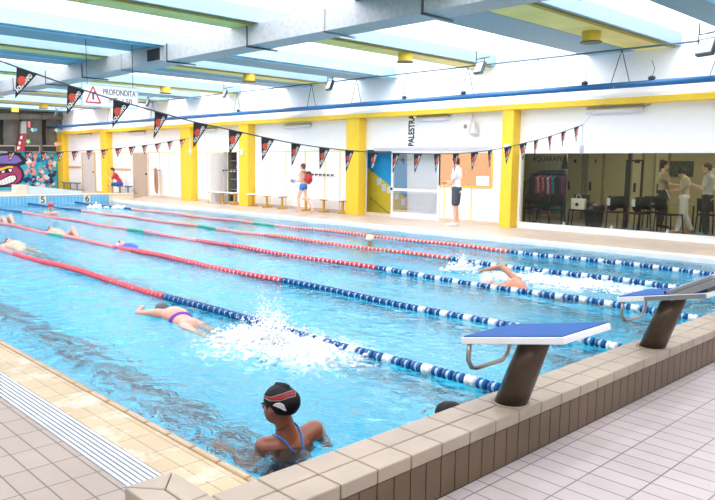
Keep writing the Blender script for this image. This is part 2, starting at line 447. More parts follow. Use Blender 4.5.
b = MB(); b.box(-40, 6, YA, YW+5, ZT+.03, ZT+.15); struct(b.build('ceiling', mat('roof deck', 'DDE6EA', .7)))

# ------------------------------------------------------------------ walls
b = MB()
b.box(-40, 6, YW, YW+.2, 3.0, ZT)                    # upper band over every bay
b.box(-10.0, 2, YW, YW+.2, 1.98, 3.0)
b.box(-10.6, -10.0, YW, YW+.2, ZD, 3.0)
b.box(-15.6, -10.6, YW, YW+.2, 2.06, 3.0)
b.box(-12.52, -10.6, YW, YW+.2, ZD, 2.06)
b.box(-22.3, -15.6, YW, YW+.2, ZD, 3.0)
b.box(-23.2, -22.3, YW, YW+.2, 2.02, 3.0)
b.box(-40, -23.2, YW, YW+.2, ZD, 3.0)
b.box(-10, 2, YW-.02, YW+.18, ZD, .19)
struct(b.build('wall_far', white_wall))
dark_back = mat('dark grey louvre wall', '6E6C66', .8, var=.25, scale=3)
b = MB(); b.box(XB-.2, XB, -7, YW+.2, ZD, ZT); struct(b.build('wall_back', dark_back))
# yellow columns and beam
colx = [(onY(a, 200, 15.08).x, onY(c, 200, 15.08).x) for a, c in ((499.5, 510.5), (345.5, 358), (239, 248), (181, 191), (102, 107.5), (58.5, 64))]
for x0, x1 in colx:
    b = MB(); b.box(x0, x1, 15.08, YW, ZD, 2.999); struct(b.build('wall_column', yellow, bevel=.01))
b = MB(); b.box(-38.35, 2, 15.06, YW-.001, 3.0, 3.13); struct(b.build('trim_10', yellow, bevel=.006))
b = MB(); b.box(-38.36, 2, 15.1, YW-.002, 3.131, 3.22); struct(b.build('trim_11', white_wall))
# yellow vertical joints and head rail of panelling
b = MB()
def vj(px, z1=2.02, z0=ZD): 
    p = onY(px, 180, YW); b.box(p.x-.02, p.x+.02, YW-.012, YW, z0, z1)
for px in (270, 286, 305, 325, 340, 208, 218, 228, 160, 170, 85, 122): vj(px)
for px in (445, 472): vj(px, 1.25)
for x0, x1 in ((-20.8, -15.9), (-25.5, -21.7), (-32.2, -26.7), (-37.2, -33.3)): b.box(x0, x1, YW-.012, YW, 2.02, 2.05)
struct(b.build('trim_12', mat('pale yellow joint', 'EBD98A', .5)))
b = MB(); b.box(-15.1, -10.85, YW-.03, YW+.01, 2.02, 2.12); struct(b.build('trim_13', mat('grey lintel', 'C9CBD2', .5)))
b = MB(); b.box(-40, -10, YW-.015, YW, ZD, ZD+.09); struct(b.build('baseboard_far', mat('beige skirting', 'D9C9B6', .5)))

# ------------------------------------------------------------------ duct
t = thing('air_duct', 'long rectangular galvanised air duct running under the ceiling beams', 'duct', (-12, 8.2, 3.78))
YD0, YD1, ZD0, ZD1 = 7.96, 8.5, 3.78, 4.145
b = MB(); b.box(-39, -1.0, YD0, YD1, ZD0, ZD1); b.build('duct_body', duct_m, t, bevel=.004)
for x in (-4.8, -6.89, -9.01, -11.17, -14.11, -16.26, -18.45, -20.9, -23.5, -26.5, -30):
    b = MB(); b.box(x-.02, x+.02, YD0-.012, YD0, ZD0-.02, ZD1); b.box(x-.02, x+.02, YD0-.012, YD1+.16, ZD0-.03, ZD0)
    b.build('hanger_bracket', mat('dark grey bracket', '55606A', .5, metal=.4) if x not in (-9.01, -16.26) else mat('light bracket', '9FA6A8', .5), t)
for (x0, x1) in ((onY(147, 52, YD0).x, onY(162, 52, YD0).x),):
    b = MB(); b.box(x0, x1, YD0-.025, YD0, ZD0+.03, ZD1-.05); v = b.build('vent_frame', mat('vent frame steel', 'B5BEC2', .5), t)
    b = MB()
    for k in range(9):
        z = ZD0+.055+k*.025; b.obox(((x0+x1)/2, YD0-.03, z), ((x1-x0)/2-.05, 0, 0), (0, .006, .006), (0, -.001, .001))
    b.build('vent_slats', mat('vent slat dark', '4B5257', .6), v)
    b = MB(); b.box(x0+.05, x1-.05, YD0-.028, YD0-.024, ZD0+.045, ZD1-.065); b.build('vent_opening', mat('vent dark', '2F3437', .8), v)

# yellow round air outlets under the panels
outs = [((591, 43), 'yellow round ceiling outlet nearest the big window, above the blue pipe'), ((405, 62.5), 'yellow round ceiling outlet above the stair opening, second nearest'), ((249, 82), 'yellow round ceiling outlet above the walking boy, third nearest'), ((165.5, 93.5), 'yellow round ceiling outlet right of the hanging depth sign'), ((43.5, 108.5), 'yellow round ceiling outlet left of the depth sign, nearer of the far pair'), ((15, 112.5), 'yellow round ceiling outlet farthest away, near the dark back wall')]
o0 = None
for (px, py), lab in outs:
    p = onZ(px, py, 3.93); loc = (p.x, p.y, 3.93)
    if o0 is None:
        o0 = thing('ceiling_outlet', lab, 'air outlet', loc, 'yellow ceiling outlets')
        b = MB(); b.tube([(p.x, p.y, 3.945), (p.x, p.y, 4.18)], .17, 24); b.build('outlet_tube', mat('yellow outlet paint', 'DDBB36', .5), o0, smooth=False)
        b = MB(); b.tube([(p.x, p.y, 3.93), (p.x, p.y, 3.95)], .2, 24); b.build('rim', mat('dark rim', '53503A', .5), o0)
    else: copy_tree(o0, loc, lab)

# ------------------------------------------------------------------ blue pipe and hanging rail with V hangers
YP = 14.6
b = MB(); b.tube([(2, YP, 3.34), (-38.3, YP, 3.34)], .065, 12); struct(tag(b.build('blue_pipe', pipe_blue, smooth=True), 'long blue pipe running the whole hall above the yellow beam', 'pipe'), 'structure')
del bpy.data.objects['blue_pipe']['kind']
pr = [onY(x, y, YP) for x, y in ((700, 41), (620, 51.5), (530, 62), (420, 72.5), (345, 80), (240, 91), (150, 100))]
ZR = sum(p.z for p in pr)/len(pr)
rail = thing('lighting_rail', 'thin lighting rail hung on wire legs above the blue pipe', 'rail', (-12, YP, 3.42))
b = MB(); b.tube([(0, YP, ZR), (-38.3, YP, ZR)], .022, 8); b.build('rail_bar', mat('rail dark blue grey', '5B7486', .4, metal=.3), rail)
vx = [onY(px, 60, YP).x for px in (643, 556, 497-0, 423, 366, 322, 282, 240, 212, 186)]
vx = sorted(set(round(v, 2) for v in vx))
x = -5.2
for k in range(15):
    x = -5.1-k*2.0
    b = MB(); b.tube([(x, YP, ZR), (x-.2, YP, 3.40)], .009, 5); b.tube([(x, YP, ZR), (x+.2, YP, 3.40)], .009, 5); b.build('wire_hanger', dark_m, rail)
for px in (652, 585, 519-55, 405, 238):
    p = onY(px, 75, YP)
    b = MB(); b.ell((p.x, YP, 3.44), (.08, .05, .05), 10); b.tube([(p.x, YP, 3.44), (p.x+.05, YP, 3.62), (p.x-.02, YP, 3.8)], .006, 5); b.build('junction_box', dark_m, rail)

# floodlights
fl_lamp = mat('floodlight glass', 'BFE3F2', .1, emit=.35); fl_body = mat('floodlight housing', '4E5A62', .4, metal=.4)
floods = [(480, 68, 1.0, 'floodlight hanging above the opening marked PALESTRA'), (330, 84, 1.0, 'floodlight hanging between the two middle yellow columns'), (225, 94, .9, 'floodlight hanging above the bench behind the flag string, left of centre'), (148, 103, 1.0, 'floodlight hanging just right of the depth sign'), (707, 47, 1.15, 'floodlight cut by the right edge of the picture'), (56, 114, 1.0, 'smallest floodlight hanging near the dark back wall')]
f0 = None
for px, py, sc, lab in floods:
    p = onY(px, py+(1.5 if px == 330 else 0), YP-.35)
    if f0 is None:
        f0 = thing('floodlight', lab, 'floodlight', p, 'hanging floodlights')
        ax, ay, az = Vector((.17, -.05, 0)), Vector((0.04, .09, -.03)), Vector((.03, .10, .13))
        # housing tilted down towards the pool
        X = Vector((.94, -.34, 0)); Z = Vector((.1, .35, .9)).normalized(); Y = Z.cross(X).normalized()
        b = MB(); b.obox(p+Y*.0, X*.16, Y*.045, Z*.15); b.build('housing', fl_body, f0, bevel=.012)
        b = MB(); b.obox(p-Y*.048, X*.135, Y*.004, Z*.115); b.build('lamp_glass', fl_lamp, f0)
        b = MB(); b.tube([p+X*.175, p+X*.175+Vector((0, .0, .22)), p-X*.175+Vector((0, 0, .22)), p-X*.175], .012, 6)
        b.tube([p-X*.17+Vector((0, 0, .22)), p-X*.17+Vector((0, 0, .42))], .014, 6); b.tube([p+Vector((0, 0, .22)), p+Vector((0, .36, .3))], .016, 6); b.build('bracket', dark_m, f0)
    else:
        c = copy_tree(f0, p, lab); c.scale = (sc, sc, sc)

# ------------------------------------------------------------------ hanging depth sign
XS = -15.0
a = onX(82.5, 84, XS); c = onX(137.5, 104, XS); zt_, zb_ = a.z, onX(82.5, 104.5, XS).z
sg = thing('depth_sign', 'white hanging sign with red warning triangle reading PROFONDITA MT 1.50', 'sign', (XS, (a.y+c.y)/2, zb_))
b = MB(); b.box(XS-.03, XS, a.y, c.y, zb_, zt_); b.build('sign_board', mat('sign white', 'F3F5FA', .4), sg)
b = MB()
for q0, q1 in (((a.y-.02, a.y), (zb_-.03, zt_+.03)), ((c.y, c.y+.02), (zb_-.03, zt_+.03)), ((a.y, c.y), (zt_, zt_+.03)), ((a.y, c.y), (zb_-.03, zb_))): b.box(XS-.035, XS+.005, q0[0], q0[1], q1[0], q1[1])
b.build('sign_frame', mat('light blue trim', 'A8D2E8', .5), sg)
W_ = c.y-a.y; H_ = zt_-zb_
red = mat('sign red', 'D8434A', .5); brown = mat('sign brown lettering', '5A4640', .6)
tri = [(a.y+W_*.05, zb_+H_*.14), (a.y+W_*.31, zb_+H_*.14), (a.y+W_*.18, zb_+H_*.92)]
b = MB()
for i in range(3):
    p0, p1 = tri[i], tri[(i+1) % 3]; b.tube([(XS+.004, p0[0], p0[1]), (XS+.004, p1[0], p1[1])], .016, 4)
b.build('warning_triangle', red, sg)
b = MB(); b.box(XS+.001, XS+.006, tri[2][0]-.02, tri[2][0]+.02, zb_+H_*.28, zb_+H_*.62); b.box(XS+.001, XS+.006, tri[2][0]-.055, tri[2][0]+.055, zb_+H_*.6, zb_+H_*.66); b.build('warning_mark', brown, sg)
text_mesh('lettering', "PROFONDITA'", H_*.42, brown, (XS+.003, a.y+W_*.67, zb_+H_*.70), (0, 1, 0), (0, 0, 1), sg, .003, width=W_*.62)
text_mesh('lettering', "MT  1.50", H_*.42, brown, (XS+.003, a.y+W_*.68, zb_+H_*.28), (0, 1, 0), (0, 0, 1), sg, .003, width=W_*.42)
b = MB(); b.tube([(XS, a.y+.1, zt_), (XS, a.y+.1, ZC)], .008, 5); b.tube([(XS, c.y-.1, zt_), (XS, c.y-.1, ZC)], .008, 5); b.build('suspension_wires', dark_m, sg)

# ------------------------------------------------------------------ backstroke flag lines
pen_m = mat('black pennant fabric', '2A2A2E', .8, var=.15); pen_red = mat('red orange emblem', 'D9553E', .7); pen_wh = mat('white print', 'E9E9E9', .7)
def cat(pts, y):
    for i in range(len(pts)-1):
        if pts[i][0] <= y <= pts[i+1][0] or i == len(pts)-2:
            q = (y-pts[i][0])/(pts[i+1][0]-pts[i][0]); return pts[i][1]+(pts[i+1][1]-pts[i][1])*q
near_c = [(1.0, 2.92), (2.0, 2.62), (2.48, 2.48), (2.94, 2.36), (3.42, 2.25), (3.89, 2.16), (4.35, 2.07), (4.86, 2.0), (5.35, 1.93), (5.81, 1.87), (6.28, 1.83), (6.78, 1.8), (7.27, 1.785), (7.73, 1.78), (8.22, 1.785), (8.67, 1.79), (9.15, 1.8), (9.63, 1.83), (10.1, 1.87), (10.54, 1.93), (11.01, 2.0), (11.43, 2.07), (11.9, 2.15), (12.32, 2.24), (12.76, 2.34), (13.3, 2.46)]
far_c = [(0.5, 2.9), (3, 2.25), (5.5, 1.92), (7.36, 1.86), (8.5, 1.87), (9.17, 1.91), (10.1, 1.98), (11.1, 2.1), (12.04, 2.23), (12.53, 2.33), (13.3, 2.46)]
def flag_line(X, curve, ys_, lab, w_, h_, y0):
    t = thing('flag_line', lab, 'flag string', (X, 13.3, ZD))
    b = MB(); b.tube([(X, y, cat(curve, y)) for y in [y0+(13.3-y0)*i/60 for i in range(61)]], .008, 5); b.build('cord', mat('cord grey', '5E5E60', .7), t)
    b = MB(); b.tube([(X, 13.3, ZD), (X, 13.3, 2.3)], .012, 8); b.tube([(X, 13.3, 2.3), (X, 13.3, 2.48)], .02, 8)
    b = MB(); b.ell((X, 13.3, 1.98), (.05, .05, .1), 10); b.tube([(X, 13.3, 2.02), (X, 13.3, 2.46)], .01, 6); b.tube([(X, 13.3, 2.46), (X, YW, 3.9)], .004, 5); b.build('counterweight', mat('counterweight grey white', 'C9CFDC', .5), t)
    first = None
    for y in ys_:
        z = cat(curve, y); z2 = cat(curve, y+w_)
        loc = Vector((X, y, z))
        if first is None:
            b = MB(); b.poly([(X-.003, y, z), (X-.003, y+w_, z), (X-.003, y+w_*.2, z-h_)], (.006, 0, 0)); pn = b.build('pennant', pen_m, t)
            me = pn.data
            for v in me.vertices: v.co -= loc-Vector(t.location)
            pn.location = loc-Vector(t.location)
            b = MB(); n = 14
            cy, cz, rr = y+w_*.36, z-h_*.38, w_*.23
            pts = [(X+.004, cy+rr*math.cos(R(55+i*250/n)), cz+rr*math.sin(R(55+i*250/n))) for i in range(n+1)]
            b.poly(pts, (.002, 0, 0)); em = b.build('emblem', pen_red, t); em.parent = pn
            ed = Vector((0, w_*.8, h_)); el = ed.length; ed = ed.normalized(); nn = ed.cross(Vector((1, 0, 0))) 
            mid = Vector((X+.004, y+w_*.2, z-h_))+ed*el*.52+Vector((0, -.03, 0.012))
            tx = text_mesh('lettering', 'AQUARAPID', .05, pen_wh, mid, ed, Vector((1, 0, 0)).cross(ed), t, .001, bold=.002, width=el*.66); tx.parent = pn
            for e_ in (em, tx):
                for v in e_.data.vertices: v.co -= loc-Vector(t.location)
            first = pn
        else:
            pn = first.copy(); COL.objects.link(pn); pn.parent = t; pn.location = loc-Vector(t.location)
            for g in list(first.children):
                d = g.copy(); COL.objects.link(d); d.parent = pn
        pn.rotation_euler = (math.atan2(z2-z, w_)*.9, R(random.uniform(-4, 4)), R(random.uniform(-14, 14)))
    return t
flag_line(-7.2, near_c, [2.48-.48+.0+i*.4765+.0 for i in range(0, 24)], 'nearer string of black pennants with red emblems across the pool', .19, .295, .6)
flag_line(-22.1, far_c, [7.36-.0+i*.47-.12-.47*6 for i in range(0, 19)], 'farther string of small black pennants near the far pool end', .24, .30, .5)

# ------------------------------------------------------------------ lane ropes
BLW = mat('pale blue hub', '9CC3E2', .3)
BL = mat('dark blue float', '15528F', .25, var=.05); WH = mat('white float', 'F4F6F8', .25); RD = mat('red float', 'E0485A', .3, var=.05); RD2 = mat('orange red float', 'EE6A5E', .3, var=.05); GR = mat('green float', '3FA98A', .3)
PINK = mat('pale pink float', 'F6B8B8', .3)
def float_me(mm, r=.042, L=.046):
    b = MB()
    prof = [(-L, r*.3), (-L*.84, r*.92), (-L*.44, r), (-L*.24, r*.72), (L*.24, r*.72), (L*.44, r), (L*.84, r*.92), (L, r*.3)]
    b.tube([(p[0], 0, 0) for p in prof], [p[1] for p in prof], 12)
    b.bm.faces.ensure_lookup_table()
    for f in b.bm.faces:
        if abs(f.calc_center_median().x) < L*.3 and len(f.verts) == 4: f.material_index = 1
    o = b.build('float', [mm, WH if mm in (RD, RD2, WH, PINK) else BLW]); me = o.data
    bpy.data.objects.remove(o); return me
FM = {k: float_me(v) for k, v in (('B', BL), ('W', WH), ('R', RD), ('O', RD2), ('G', GR), ('P', PINK))}
def rope(i, Y, per, redk, lab, x_green, far_blue):
    t = thing('lane_rope', lab, 'lane rope', (XI, Y, 0), 'floating lane ropes')
    Z0 = .028
    def lat(x): return .03*math.sin(x*.35+i)+.012*math.sin(x*1.1+i*2)
    def hz(x): return Z0+.012*math.sin(x*1.7+i)
    b = MB(); b.tube([(x, Y+lat(x), hz(x)) for x in [XE+(XI-XE)*k/120 for k in range(121)]], .006, 5); b.build('cable', mat('steel cable', '8C9196', .4, metal=.6), t)
    n = int((XI-XE)/.105)
    b = MB(); rest = {}
    for k in range(n):
        x = XI-.08-k*.105
        if x > -7.47: key = 'W' if k % per == per-1 and (per == 3 or k < 27) and (i != 1 or k < 27) else 'B'
        elif x < XE+4.6 and far_blue: key = 'B'
        elif abs(x-x_green) < .42: key = 'G'
        else: key = redk if k % 2 or True else 'P'
        if k < 99:
            o = bpy.data.objects.new('float', FM[key]); COL.objects.link(o); o.parent = t
            o.location = (x-XI, lat(x), hz(x)); o.rotation_euler = (random.uniform(0, 6), 0, random.uniform(-.05, .05))
        else: rest.setdefault(key, []).append((x, Y+lat(x), hz(x)))
    mats = [MATS[m_.name] for m_ in (BL, WH, RD, RD2, GR, PINK)]; idx = dict(B=0, W=1, R=2, O=3, G=4, P=5)
    bm = bmesh.new()
    for key, ps in rest.items():
        for p in ps:
            s0 = len(bm.faces)
            r, L = .040, .045
            tb = MB(); tb.bm.free(); tb.bm = bm
            tb.tube([(p[0]-L, p[1], p[2]), (p[0]-L*.24, p[1], p[2]), (p[0]+L*.24, p[1], p[2]), (p[0]+L, p[1], p[2])], [r, r*.9, r*.9, r], 8)
            bm.faces.ensure_lookup_table()
            for f in bm.faces[s0:]:
                f.material_index = 1 if (key in 'RO' and abs(f.calc_center_median().x-p[0]) < L*.25) else idx[key]
    q = MB(); q.bm.free(); q.bm = bm
    o = q.build('distant_floats', mats, t, fix=False); o['kind'] = 'stuff'
rl = ['lane rope nearest the viewer, passing beside the swimmer in the grey cap', 'second lane rope from the viewer, reaching the wall between the two starting blocks', 'third lane rope, crossing the pool centre in front of the freestyle swimmer', 'fourth lane rope, passing the head in the yellow cap and behind the freestyle swimmer', 'fifth lane rope, closest to the far poolside with the big window']
for i, (Y, per, rk, xg, fb) in enumerate(((ropes_y[0], 4, 'R', -50, 0), (ropes_y[1], 3, 'R', -15.4, 0), (ropes_y[2], 3, 'R', -15.3, 1), (ropes_y[3], 3, 'O', -15.1, 1), (ropes_y[4], 3, 'O', -15.0, 1))):
    rope(i, Y, per, rk, rl[i], xg, fb)

# ------------------------------------------------------------------ starting blocks
blue_top = mat('blue non slip top', '0F5298', .75, var=.12, scale=60, bump=.3); alu = mat('white grey edge', 'D9DCDE', .4)
col_steel = mat('brown reflecting steel', '54483D', .3, metal=.75, var=.3, scale=4)
def start_block(lab, YC, kick=False):
    X0, X1 = -2.22, -1.63; zA, zB = .71, .82; hw = .232
    base = (-2.05, YC, TOP)
    t = thing('starting_block', lab, 'starting block', base, 'starting blocks')
    dz = (zB-zA)
    sl = Vector((X1-X0, 0, dz)).normalized(); nrm = Vector((-sl.z, 0, sl.x))
    # plate edge frame: full slab, blue sheet on top
    L2 = (X1-X0)/2; c = Vector(((X0+X1)/2, YC, (zA+zB)/2))-nrm*.017
    b = MB(); b.obox(c, sl*math.hypot(X1-X0, dz)/2, (0, hw, 0), nrm*.017); b.build('platform', alu, t, bevel=.004)
    b = MB(); b.obox(c+nrm*.019, sl*(math.hypot(X1-X0, dz)/2-.012), (0, hw-.012, 0), nrm*.004); b.build('blue_surface', blue_top, t)
    # leaning oval column
    bm = MB(); n = 28; rings = []
    p0, p1 = Vector((-2.05, YC, TOP)), Vector((-1.905, YC, c.z-.005))
    for q in (0, .5, 1):
        p = p0.lerp(p1, q); rad = .088-.006*q
        zz = lambda cx: 0 if q < 1 else cx*sl.z/sl.x
        rings.append([bm.bm.verts.new((p.x+rad*1.0*math.cos(k*2*math.pi/n), p.y+rad*math.sin(k*2*math.pi/n), p.z+zz(rad*math.cos(k*2*math.pi/n)))) for k in range(n)])
    for i in range(2):
        for k in range(n): bm.bm.faces.new((rings[i][k], rings[i][(k+1) % n], rings[i+1][(k+1) % n], rings[i+1][k]))
    bm.bm.faces.new(rings[0][::-1]); bm.bm.faces.new(rings[-1])
    o = bm.build('column', col_steel, t, smooth=True)
    b = MB(); b.tube([(-2.05, YC, TOP), (-2.05, YC, TOP+.006)], .105, 24); b.build('column_base', mat('base mortar', '9A9084', .7), t)
    # backstroke grip: hanging loop under the front edge
    def arc(y0, y1):
        xf = X0+.035; zt2 = zA-.03
        pts = [(xf, y0, zt2+.01), (xf-.005, y0, zt2-.09), (xf-.004, y0+.03, zt2-.135), (xf, y0+.07, zt2-.145), (xf, y1-.06, zt2-.145), (xf, y1-.02, zt2-.12), (xf, y1, zt2-.08), (xf, y1, zt2+.01)]
        return pts
    b = MB(); b.tube(arc(YC-.2, YC+.17), .0125, 10); b.build('grip_bar', steel, t, smooth=True)
    if kick:
        # inclined rear foot rest
        k0 = c+sl*(.02)+nrm*.03; kd = Vector((math.cos(R(27)), 0, math.sin(R(27)))); kn = Vector((-kd.z, 0, kd.x))
        kc = k0+kd*.15+sl*.03
        b = MB(); b.obox(kc, kd*.16, (0, hw-.02, 0), kn*.012); fr = b.build('foot_rest', mat('grey footrest', '8D9296', .4, metal=.5), t, bevel=.003)
        b = MB(); b.obox(kc+kn*.014, kd*.145, (0, hw-.05, 0), kn*.003); b.build('foot_rest_pad', mat('pale pad', 'C9CCD0', .6), fr)
        b = MB()
        for s_ in (-1, 1):
            b = MB(); b.obox(kc+Vector((0.02, s_*(hw-.01), -.03)), kd*.15, (0, .006, 0), kn*.022)
            b.build('side_bracket', mat('steel bracket', '9EA3A6', .35, metal=.8), t)
        b = MB(); b.obox(c+nrm*.03+sl*.16, sl*.14, (0, hw-.03, 0), nrm*.01); b.build('track_plate', mat('dark track plate', '2B3036', .5), t)
        b = MB(); b.obox(c-Vector((0, hw+.008, 0))+sl*.1, sl*.2, (0, .006, 0), nrm*.014); b.build('side_rail', mat('grey side rail', '8D9296', .35, metal=.7), t)
    return t
start_block('nearest starting block with a flat blue top and steel grip loop', 3.16)
start_block('second starting block with a raised grey foot rest on its blue top', 4.92, True)
start_block('third starting block, mostly beyond the right edge of the picture', 6.76)

# ------------------------------------------------------------------ lane number plates on the end wall
for px, s in ((42.5, '5'), (87, '6')):
    p = onX(px, 199, XE)
    t = thing('lane_number_plate', 'cream lane plate reading %s, %s on the blue end wall' % (s, 'left of the two' if s == '5' else 'right of the two'), 'number plate', (XE+.01, p.y, .0))
    b = MB(); b.box(XE, XE+.02, p.y-.13, p.y+.13, .03, .31); b.build('plate', mat('cream plate', 'EFE8D2', .5), t)
    text_mesh('digit', s, .34, mat('black print', '1C1C1C', .6), (XE+.023, p.y, .16), (0, 1, 0), (0, 0, 1), t, .002, bold=.004)

# children pool wall behind the end
def px_poly(pts, X): return [onX(x, y, X) for x, y in pts]
b = MB(); b.poly(px_poly([(26.5, 185.5), (82, 191), (82, 197), (26.5, 197)], -30.2), (-.25, 0, 0)); struct(b.build('wall_paddling_pool', mat('light blue render', 'CFE8F4', .6)))
b = MB(); b.poly(px_poly([(16, 185), (27, 185), (27, 197), (16, 197)], -30.1), (-.5, 0, 0)); b.poly(px_poly([(-40, 192.5), (17, 192.5), (17, 199), (-40, 199)], -30.1), (-.3, 0, 0)); struct(b.build('wall_paddling_pool_end', mat('cream render', 'EFE2D0', .6)))

# ------------------------------------------------------------------ mural and back wall
def mural_part(name, pts, col, parent, d):
    b = MB(); b.poly(px_poly(pts, XB+d), (.004, 0, 0)); return b.build(name, mat('mural '+name+' '+col, col, .7, var=.1, scale=3), parent)
c = onX(28, 190, XB)
mu = thing('mural', 'graffiti mural of a grinning magenta face in a purple cap on turquoise', 'mural', (XB, c.y, ZD))
mural_part('turquoise_ground', [(-60, 153.5), (20, 152), (57.5, 151.5), (57.5, 191), (-60, 191)], '2FB4D2', mu, .01)
T_ = .016
mural_part('cap_outline', [(-30, 160), (0, 154.5), (12, 152), (20, 153), (27, 160), (25.5, 164), (18, 166.5), (0, 166), (-30, 170)], '1D1B2A', mu, T_)
mural_part('purple_cap', [(-30, 161), (0, 156), (12, 154), (18, 156), (22, 161), (16, 163.5), (0, 163.5), (-30, 168)], '7E6BB8', mu, T_+.006)
mural_part('face_outline', [(-30, 166), (19, 165), (23, 170), (24.5, 176), (22, 182), (14, 186.5), (0, 187.5), (-30, 186)], '2A1428', mu, T_+.002)
mural_part('magenta_face', [(-30, 167), (17, 166.5), (21, 171), (22, 176), (20, 181), (13, 185), (0, 186), (-30, 184)], 'A8386E', mu, T_+.008)
mural_part('eyelid', [(-3, 169.5), (8, 166), (13, 166), (13, 168), (8, 168), (-3, 172)], 'F0C93A', mu, T_+.014)
mural_part('eye', [(-3, 171.5), (8, 168), (13, 169), (12, 172.5), (4, 173), (-3, 174)], '15131A', mu, T_+.013)
mural_part('eye_gleam', [(8.5, 169), (12, 169.5), (11, 172), (9, 171)], 'F4F4F4', mu, T_+.02)
mural_part('eye_gleam', [(2, 171), (4.5, 170.5), (4.5, 172.3), (1.5, 172.8)], 'F4F4F4', mu, T_+.02)
mural_part('mouth_outline', [(-4, 180), (0, 179.5), (10, 174.5), (16, 174.5), (17.5, 179), (14, 183), (4, 186), (-4, 186)], '15131A', mu, T_+.013)
mural_part('grin', [(-4, 181), (1, 180.2), (10, 175.8), (15, 175.5), (16, 179), (13, 182), (4, 184.8), (-4, 185)], 'F1F1F1', mu, T_+.02)
for i in range(5):
    x = 1.5+i*3; mural_part('tooth_gap', [(x, 179.8-i*.9), (x+.4, 179.7-i*.9), (x+.9, 184.6-i*.7), (x+.5, 184.7-i*.7)], '8A8A90', mu, T_+.026)
rr = random.Random(3)
pal = ['E8A898', 'E8A898', '5E3A72', '1C8FC0', 'F0E6E4', '5E3A72', 'DFA093', '1466A0', '35C4D0']
for i in range(92):
    px, py = rr.uniform(26, 55), rr.uniform(154, 187)
    n = rr.randint(6, 9); r0 = rr.uniform(.8, 3.4)
    pts = [(min(56.8, px+r0*rr.uniform(.35, 1.5)*math.cos(k*2*math.pi/n)), py+r0*rr.uniform(.35, 1.5)*math.sin(k*2*math.pi/n)) for k in range(n)]
    mural_part('paint_patch', pts, (pal+['F0E6E4', '0E3A66', '0E3A66'])[(i*7+(3 if py > 178 else 0)) % (len(pal)+(3 if py > 172 else 0))], mu, .016+i*.0006)
b = MB()
for x0, x1 in ((-60, 15.5), (25, 40), (43, 57)):
    b.poly(px_poly([(x0, 146), (x1, 146), (x1, 152), (x0, 152)], XB+.05), (.06, 0, 0))
struct(b.build('trim_14', mat('dark slot', '3A3A38', .8)))
b = MB()
for x0, x1 in ((-60, 15.5), (25, 40), (43, 57)):
    for q in (((x0, 145.2), (x1, 145.2), (x1, 146.4), (x0, 146.4)), ((x0, 151.4), (x1, 151.4), (x1, 152.6), (x0, 152.6)), ((x1-.9, 145.2), (x1, 145.2), (x1, 152.6), (x1-.9, 152.6))):
        b.poly(px_poly(q, XB+.12), (.05, 0, 0))
struct(b.build('trim_15', mat('beige slot frame', 'B7AD9C', .7)))
b = MB()
for x0, x1 in ((0, 3), (21-1, 20.6), (42.5, 45.5)):
    b.poly(px_poly([(x0, 120), (x1, 120), (x1-.5, 133), (x1, 145), (x0, 145), (x0-.5, 133)], XB+.02), (.08, 0, 0))
struct(b.build('trim_16', mat('black strap', '17181A', .8)))
b = MB(); b.poly(px_poly([(-60, 113.5), (68, 113.5), (68, 119.5), (-60, 119.5)], XB+.02), (.12, 0, 0)); struct(b.build('trim_17', tile_mat('grey concrete blocks', '8B8980', '838178', '5E5C56', 1.1, .5, 'YZ', .02, .8)))
ppm = mat('crimson painted post', 'A83848', .6)
b = MB(); b.poly(px_poly([(19, 134), (25, 134), (23, 152), (15, 152)], XB+.1), (.2, 0, 0)); o = b.build('graffiti_post', ppm); tag(o, 'crimson painted post with white marks standing over the mural', 'post')
for q in ([(20.5, 136), (22.5, 136), (22, 139), (20, 139)], [(19, 141), (21, 142), (20, 145), (18.6, 144)], [(17.5, 146), (20.5, 147), (18.5, 150), (17, 149)]):
    b = MB(); b.poly(px_poly(q, XB+.31), (.01, 0, 0)); z = b.build('white_marks', white_m, o)
b = MB(); b.poly(px_poly([(20, 121.5), (25, 121.5), (25, 133.5), (19.4, 133.5)], XB+.1), (.2, 0, 0)); struct(b.build('trim_18', mat('pale grey post', 'B5B9B8', .6)))
